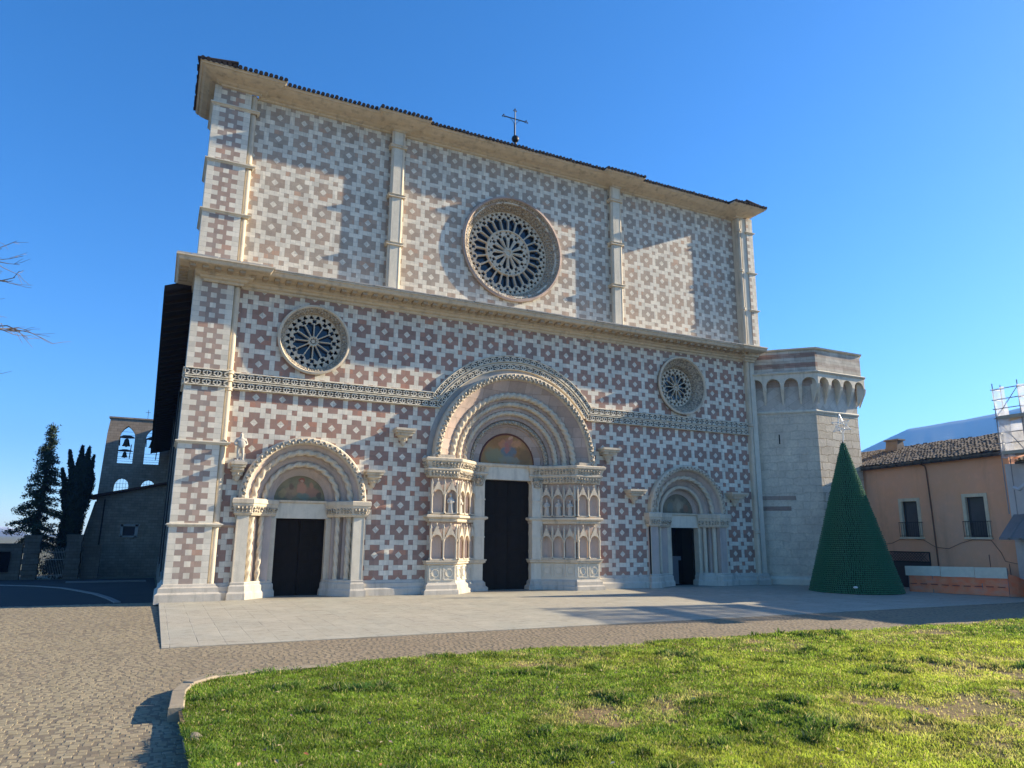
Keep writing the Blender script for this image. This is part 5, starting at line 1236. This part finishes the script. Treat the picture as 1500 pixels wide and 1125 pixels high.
def bell(x, z, s_, yk=True):
    m = MB(); m.lathe([(.48*s_, -.75*s_), (.40*s_, -.6*s_), (.30*s_, -.25*s_), (.26*s_, .0), (.18*s_, .12*s_), (.04*s_, .18*s_)], (x, 60.5, z), 14)
    m.blob((x, 60.5, z-.78*s_), .1*s_, .1*s_, .12*s_); b = m.build('bell', plain('old_bronze', (.04, .035, .025), .5, .7), gab, smooth=50)
    m = MB(); m.prism([(x-.80, z+.25*s_), (x-.72, z+.38*s_), (x-.3*s_, z+.58*s_), (x+.3*s_, z+.58*s_), (x+.72, z+.38*s_), (x+.80, z+.25*s_), (x+.25, z+.2*s_), (x-.25, z+.2*s_)], lambda a, c, d: (a, d, c), 60.35, 60.65)
    m.bar((x, 60.5, z+.1*s_), (x, 60.5, z+.3*s_), .12, .12); m.build('yoke', M_iron, b)
bell(-3.75, 13.0, .92); bell(-3.80, 11.55, .68); bell(-1.08, 12.95, .92)
m = MB()
for x0, x1 in ((-4.5, -2.95), (-1.85, -.3)):
    for z in (10.6, 10.85, 11.1, 11.5, 13.5, 13.9): m.tube([(x0, 60.3, z), (x1, 60.3, z)], .018, 4)
    m.tube([(x1-.35, 60.3, 10.9), (x1-.28, 60.3, 12.5)], .05, 5); m.tube([(x0+.1, 60.3, 12.3), (x0+.05, 60.3, 13.2)], .06, 5)
for x0, x1 in ((-4.5, -3.05), (-1.85, -.4)):
    for k in range(6): m.tube([(x0+(x1-x0)*k/5, 60.3, 7.2), (x0+(x1-x0)*k/5, 60.3, 8.7)], .015, 4)
    for z in (7.7, 8.1): m.tube([(x0, 60.3, z), (x1, 60.3, z)], .015, 4)
m.build('iron_bars', M_iron, gab)
m = MB(); m.tube([(-1.9, 60.6, 15.5), (-1.9, 60.6, 16.6)], .025, 5); m.tube([(-2.15, 60.6, 16.3), (-1.65, 60.6, 16.3)], .025, 5); m.build('roof_cross', M_iron, gab)
wo = [(-2.9, 2.45), (-1.8, 2.45), (-1.8, 3.40), (-2.9, 3.40)]
m = MB().plate([(-5.5, -1.9), (.9, -1.9), (.9, 7.9), (-5.5, 6.35)], [wo], .5, lambda a, b, c: (a, 55.25+c, b)); m.box(-5.5, -5.0, 55.4, 60.0, -1.9, 6.3); m.box(.4, .9, 55.4, 60, -1.9, 7.7)
m.prism([(-7.3, -1.9), (-5.45, -1.9), (-5.45, 5.9), (-5.75, 5.9)], lambda a, b, d: (a, d, b), 55.4, 60.0); m.build('lower_wall', M_old, gab)
m = MB(); m.prism([(-6.15, 6.25), (1.0, 7.95), (1.0, 8.15), (-6.15, 6.5)], lambda a, b, d: (a, d, b), 54.55, 60.0); m.prism([(-6.3, 6.2), (-5.7, 6.3), (-5.7, 6.55), (-6.3, 6.5)], lambda a, b, d: (a, d, b), 54.5, 60.0); m.build('lower_roof', plain('old_red_tiles', (.10, .05, .038), .9, 0, .2, .6, 3), gab)
m = MB(); m.box(-2.9, -1.8, 55.3, 55.34, 2.45, 3.4); w_ = m.build('window', plain('shuttered_dark_blue', (.02, .028, .045), .5), gab)
m = MB(); 
for q in ((-3.15, -2.9, 2.3, 3.6), (-1.8, -1.5, 2.3, 3.6), (-3.2, -1.4, 3.4, 3.62), (-3.1, -1.6, 2.28, 2.45)): m.box(q[0], q[1], 54.94, 55.1, q[2], q[3])
m.build('frame', M_grey, w_)
m = MB(); m.tube([(-4.85, 54.85, 6.1), (-4.9, 54.85, 3), (-5.05, 54.85, -1.6)], .07, 6); m.build('downpipe', M_iron, gab)

# ------------------------------------------------------------------ wall, gate piers and notice board on the left
M_dark = stone('dark_field_stone', (.16, .135, .105), (.10, .088, .07), sc=1.1, bump=.8, joint=(.6, .28, .016))
wl = thing('boundary_wall', 'low dark stone wall beyond the road at the left edge', 'wall', (-15, 48, -1.45))
m = MB(); m.box(-24, -10.45, 47.8, 48.3, -1.6, 1.55); m.box(-24, -10.4, 47.7, 48.4, 1.55, 1.72); m.build('masonry', M_dark, wl)
w2 = thing('boundary_wall', 'short dark wall between the right gate pier and the bell gable building', 'wall', (-5.2, 48.3, -1.45))
m = MB(); m.box(-5.75, -4.3, 48.0, 48.5, -1.6, 1.45); m.build('masonry', M_dark, w2); m = MB(); m.box(-5.8, -4.2, 47.9, 48.6, 1.45, 1.6); m.build('coping', M_dark, w2)
def pier(x0, x1, h, label):
    t = thing('gate_pier', label, 'gate pier', ((x0+x1)/2, 48, -1.5), 'pair of rough stone gate piers'); m = MB(); c = (x0+x1)/2
    for k in range(8):
        o = .06 if k % 2 else 0; z0 = -1.55+k*(h+1.55)/8; m.box(x0-o, x1+o, 47.5-o, 48.5+o, z0, z0+(h+1.55)/8-.02)
    m.build('blocks', M_dark, t); m = MB(); m.box(x0-.12, x1+.12, 47.4, 48.6, h-.02, h+.16); m.build('cap', M_dark, t)
pier(-10.3, -9.15, 2.3, 'tall rough stone gate pier standing under the spruce tree'); pier(-7.05, -5.9, 2.38, 'rough stone gate pier standing right of the cypress, beside the short wall')
ga = thing('iron_gate', 'pale iron gate between the two stone piers', 'gate', (-8.1, 48.1, -1.5)); m = MB()
for k in range(15): m.tube([(-9.0+k*.13, 48.1, -1.3), (-9.0+k*.13, 48.1, 1.1+.3*abs(math.sin(k*.9)))], .02, 4)
for z in (-1.1, .3, .95): m.bar((-9.05, 48.1, z), (-7.1, 48.1, z), .05, .04)
m.build('bars', plain('pale_gate_iron', (.30, .30, .28), .5, .4), ga)
nb = thing('notice_board', 'dark notice board with a small white sheet fixed on the low wall', 'notice board', (-12.0, 47.7, -.6))
m = MB(); m.box(-12.6, -11.3, 47.62, 47.70, -.75, 1.0); m.build('board', M_void, nb); m = MB(); m.box(-12.35, -11.95, 47.59, 47.618, -.5, -.15); m.build('sheet', plain('white_paper', (.6, .6, .6), .8), nb)

# ------------------------------------------------------------------ trees
def quad_mesh(name, C, N, S, mat, parent, asp=.45, off=(0, 0, 0)):
    n = len(C); N = N/np.linalg.norm(N, axis=1)[:, None]; T = np.cross(N, nr.normal(size=(n, 3))); T /= np.linalg.norm(T, axis=1)[:, None]; B = np.cross(N, T)
    T = T*S[:, None]; B = B*S[:, None]*asp; C = C-np.array(off)
    V = np.stack([C-T, C-B, C+T, C+B], 1).reshape(-1, 3); me = bpy.data.meshes.new(name); me.vertices.add(4*n); me.vertices.foreach_set('co', V.reshape(-1).astype('f'))
    me.loops.add(4*n); me.loops.foreach_set('vertex_index', np.arange(4*n, dtype='i')); me.polygons.add(n); me.polygons.foreach_set('loop_start', np.arange(0, 4*n, 4, dtype='i')); me.update(calc_edges=True)
    me.materials.append(mat); o = bpy.data.objects.new(name, me); COL.objects.link(o); o.parent = parent; return o
def fol(name, a, b):
    t = NT(name); g = t.n('ShaderNodeNewGeometry').outputs['Random Per Island']; c = t.mix(g, a, b); return t.fin(c, .7, None, 0, .25)
M_bark = plain('bark', (.085, .065, .05), .9, 0, .2, .6, 6, .6)
sp = thing('spruce_tree', 'tall ragged dark spruce tree beyond the wall with a pale tip', 'tree', (-10.15, 52, -1.6))
H = 15.1; m = MB(); m.tube([(-10.15, 52, -1.7), (-10.1, 52, 4), (-10.0, 52, 10), (-9.95, 52, 13.4)], [.28, .2, .1, .02], 8); 
C_, S_ = [], []
for k in range(150):
    u = (k/150.)**1.0; z = 1.2+u*11.9; wd = (2.9*(1-u)**.85+.10)*rng.uniform(.62, 1.12); a = rng.random()*6.283+k*2.4
    if u > .80: wd *= .78-1.6*(u-.80)
    x0, y0 = -10.12+.012*z, 52; drop = rng.uniform(.12, .38)*wd; x1, y1, z1 = x0+math.cos(a)*wd, y0+math.sin(a)*wd, z-drop
    m.tube([(x0, y0, z), ((x0+x1)/2, (y0+y1)/2, z-drop*.25), (x1, y1, z1)], [.04, .03, .01], 4)
    nn = int(40+70*wd)
    for q in range(nn):
        v = rng.random()**.7; j = .10+.20*(1-abs(v-.6)); 
        C_.append((x0+(x1-x0)*v+rng.gauss(0, j*.8), y0+(y1-y0)*v+rng.gauss(0, j*.8), z-drop*v**1.4+rng.gauss(0, j*.45)-.05)); S_.append(rng.uniform(.07, .16))
m.build('trunk', M_bark, sp, smooth=50)
quad_mesh('crown', np.array(C_), nr.normal(size=(len(C_), 3))+np.array([0, 0, .8]), np.array(S_), fol('spruce_needles', (.014, .032, .018), (.045, .07, .035)), sp, .4, sp.location)
cy_ = thing('cypress_tree', 'dense dark cypress with a ragged double top leaning right', 'tree', (-7.55, 52.5, -1.6))
m = MB(); m.tube([(-7.55, 52.5, -1.7), (-7.5, 52.5, 1)], [.3, .22], 8); m.build('trunk', M_bark, cy_, smooth=50)
C_, S_, N_ = [], [], []
def spire(xb, zb, xt_, zt, w0, cnt):
    for k in range(cnt):
        v = rng.random(); a = rng.random()*6.283; env = w0*(.66+.42*v)*(max(0, 1-max(0, v-.80)/.22)**.6 if w0 > 1 else (1-max(0, v-.55)/.46)**.8)
        r_ = env*(rng.random()**.35)*rng.uniform(.85, 1.12); x = xb+(xt_-xb)*v; z = zb+(zt-zb)*v
        C_.append((x+r_*math.cos(a), 52.5+r_*math.sin(a), z+rng.uniform(-.1, .1))); S_.append(rng.uniform(.10, .24)); N_.append((math.cos(a)+rng.gauss(0, .5), math.sin(a)+rng.gauss(0, .5), rng.gauss(0, .3)))
spire(-7.65, -.6, -6.85, 9.9, 1.22, 17000); spire(-7.3, 7, -7.25, 11.2, .42, 2200); spire(-7.0, 7, -6.65, 11.1, .45, 2400); spire(-7.6, 7, -8.3, 10.7, .34, 1500); spire(-6.8, 6, -6.15, 10.3, .40, 1800); spire(-7.7, 5, -8.75, 8.9, .36, 1300); spire(-6.8, 4, -5.95, 8.3, .36, 1200); spire(-7.4, 3, -8.6, 6.8, .32, 900)
quad_mesh('crown', np.array(C_), np.array(N_), np.array(S_), fol('cypress_foliage', (.010, .018, .013), (.022, .034, .02)), cy_, .35, cy_.location)
sh = thing('shrub', 'dark rounded shrub behind the iron gate', 'shrub', (-8.0, 49.6, -1.5)); C_ = nr.normal(size=(5000, 3))*np.array([.75, .5, .55])*.75+np.array([-7.9, 49.6, -.45])
quad_mesh('crown', C_, nr.normal(size=(5000, 3)), nr.uniform(.04, .12, 5000), fol('shrub_leaves', (.02, .028, .014), (.05, .05, .025)), sh, .6, sh.location)
m = MB(); m.tube([(-7.9, 49.6, -1.6), (-7.9, 49.6, -.4)], .05, 5); m.build('stem', M_bark, sh)
bt = thing('bare_tree', 'leafless tree whose fine twigs reach in at the left edge', 'tree', (-10.1, -4.2, 0)); m = MB()
def grow(p, d, L, r_, dep):
    q = p+d*L; mid = p+d*L*.5+Vector((rng.gauss(0, .04), rng.gauss(0, .04), rng.gauss(0, .04)))*L; m.tube([p, mid, q], [r_, r_*.85, r_*.7], 6 if dep < 3 else 4, cap=False)
    if dep >= 7: return
    n = 2 if dep < 2 else rng.choice((2, 3, 3))
    for k in range(n):
        nd = (d+Vector((rng.gauss(0, .42), rng.gauss(0, .42), rng.gauss(.10, .30)))).normalized(); grow(q, nd, L*rng.uniform(.68, .86), r_*.68, dep+1)
    if dep > 2 and rng.random() < .6:
        nd = (d+Vector((rng.gauss(0, .8), rng.gauss(0, .8), rng.gauss(0, .6)))).normalized(); grow(mid, nd, L*.6, r_*.45, dep+2)
b0 = Vector((-10.1, -4.2, -.1)); tr = [b0, b0+Vector((.05, 0, 3)), b0+Vector((.2, .1, 6.2)), b0+Vector((.1, .1, 9.5)), b0+Vector((.3, 0, 12.5)), b0+Vector((.25, .1, 14.6))]
m.tube(tr, [.36, .27, .20, .14, .08, .03], 10)
def twigs(p, d, L, r_, dep):
    q = p+d*L+Vector((0, 0, .06*L)); mid = p.lerp(q, .5)+Vector((rng.gauss(0, .05), rng.gauss(0, .05), rng.gauss(0, .05)))*L; m.tube([p, mid, q], [r_, r_*.8, r_*.55], 5 if dep < 2 else 4, cap=False)
    if dep >= 4: return
    for k in range(3 if dep < 3 else 2):
        t = rng.uniform(.35, 1.0); nd = (d+Vector((rng.gauss(.1, .45), rng.gauss(0, .5), rng.gauss(.08, .45)))).normalized(); twigs(p.lerp(q, t), nd, L*rng.uniform(.45, .72), r_*.55, dep+1)
for z0_, dx_, dz_, L_ in ((5.2, 1, .30, 2.9), (6.2, 1, .42, 3.0), (7.4, 1, .42, 3.1), (8.4, 1, .42, 2.9), (9.4, 1, .40, 2.8), (10.4, 1, .36, 2.5), (6.8, -1, .5, 3), (8.8, -1, .5, 2.8), (11, -.8, .8, 2), (12.2, .8, .9, 1.8)):
    twigs(Vector((-9.95, -4.15, z0_)), Vector((dx_, rng.gauss(0, .22), dz_)).normalized(), L_, .075, 0)
m.build('trunk', plain('pale_bark', (.20, .16, .12), .9, 0, .2, .5, 8, .5), bt, smooth=60)

# ------------------------------------------------------------------ far mountains
def mountain(name, profile, dist, depth, mat, seed):
    """profile: (azimuth degrees from +Y, elevation degrees above eye) of the crest"""
    A = np.array([p[0] for p in profile]); E = np.array([p[1] for p in profile]); g = np.random.default_rng(seed); na, nd = 220, 34; V = []
    az = np.linspace(A[0], A[-1], na); el = np.interp(az, A, E); jag = np.convolve(g.normal(0, 1, na+12), np.ones(7)/7, 'same')[6:6+na]*.05; n2 = g.normal(0, 1, (nd+2, na+2)); n2 = sum(np.roll(np.roll(n2, i, 0), j, 1) for i in range(-3, 4) for j in range(-4, 5))/9
    for j in range(nd):
        v = j/(nd-1); d = dist*(1-.42*(1-v)) if v < 1 else dist
        for i in range(na):
            hc = dist*math.tan(R(el[i]+jag[i]*v**6)); h = hc*v**1.25; ridge = math.sin(az[i]*2.3+1.7*math.sin(v*3))*math.sin(az[i]*5.1+v*6)
            h += hc*.006*ridge*v*(1-v)*4+0*n2[j, i]*v*(1-v)*2
            V.append((d*math.sin(R(az[i])), -30.978+d*math.cos(R(az[i])), 2.56-4*(1-v)-2+h if j else -6))
    for i in range(na): d = dist*1.3; V.append((d*math.sin(R(az[i])), -30.978+d*math.cos(R(az[i])), -6))
    m = MB(); m.add(V, [(j*na+i, j*na+i+1, (j+1)*na+i+1, (j+1)*na+i) for j in range(nd) for i in range(na-1)]); return struct(m.build(name, mat, smooth=80))
def mount_mat(name, c, c2, snow_lo, snow_hi, amt):
    t = NT(name); o = t.sep(); n = t.noise(.012, 6, .6); n2 = t.noise(.05, 5); c_ = t.mix(t.rng(n, .4, .6), c, c2)
    s_ = t.M('MULTIPLY', t.rng(t.M('ADD', o[2], t.M('MULTIPLY', t.M('SUBTRACT', n2, .5), (snow_hi-snow_lo)*3)), snow_lo, snow_hi), amt); return t.fin(t.mix(t.M('MULTIPLY', s_, t.rng(t.noise(.006, 3), .60, .64)) if amt < .7 else s_, c_, (.75, .77, .8)), .95)
mountain('mountain', [(40, 3.0), (46, 4.0), (49.1, 4.95), (52.0, 6.25), (53.8, 7.1), (55.1, 7.65), (56.4, 7.85), (58.0, 8.0), (59.2, 8.2), (60.4, 8.3), (62, 8.6), (66, 8.9), (72, 8.0), (80, 6), (90, 4)], 2600, 900,
         mount_mat('blue_tinted_mountain', (.015, .022, .03), (.022, .03, .036), 300, 380, .65), 4)  # dark base colours carry a blue tint for distance haze, besides the air volume
mountain('mountain', [(-22, .2), (-16, .45), (-12, .62), (-9.6, .58), (-8.9, .53), (-8.4, .46), (-7.9, .20), (-7.4, .02), (-6.6, -.3), (-5, -.5)], 2600, 900,
         mount_mat('snowy_mountain', (.10, .11, .12), (.16, .16, .16), 8, 26, .8), 8)
# the air: far things fade to blue
def haze():
    t = NT('haze_air'); t.t.nodes.clear(); o = t.n('ShaderNodeOutputMaterial'); v = t.n('ShaderNodeVolumePrincipled')
    v.inputs['Color'].default_value = (.16, .43, 1.0, 1); v.inputs['Density'].default_value = HAZE; v.inputs['Anisotropy'].default_value = .2
    t.t.links.new(v.outputs[0], o.inputs['Volume'])
    m = MB(); m.box(-1600, 3800, -1000, 3600, -8, 430); return struct(m.build('haze', t.m), 'stuff')
HAZE = 2.1e-4
haze()
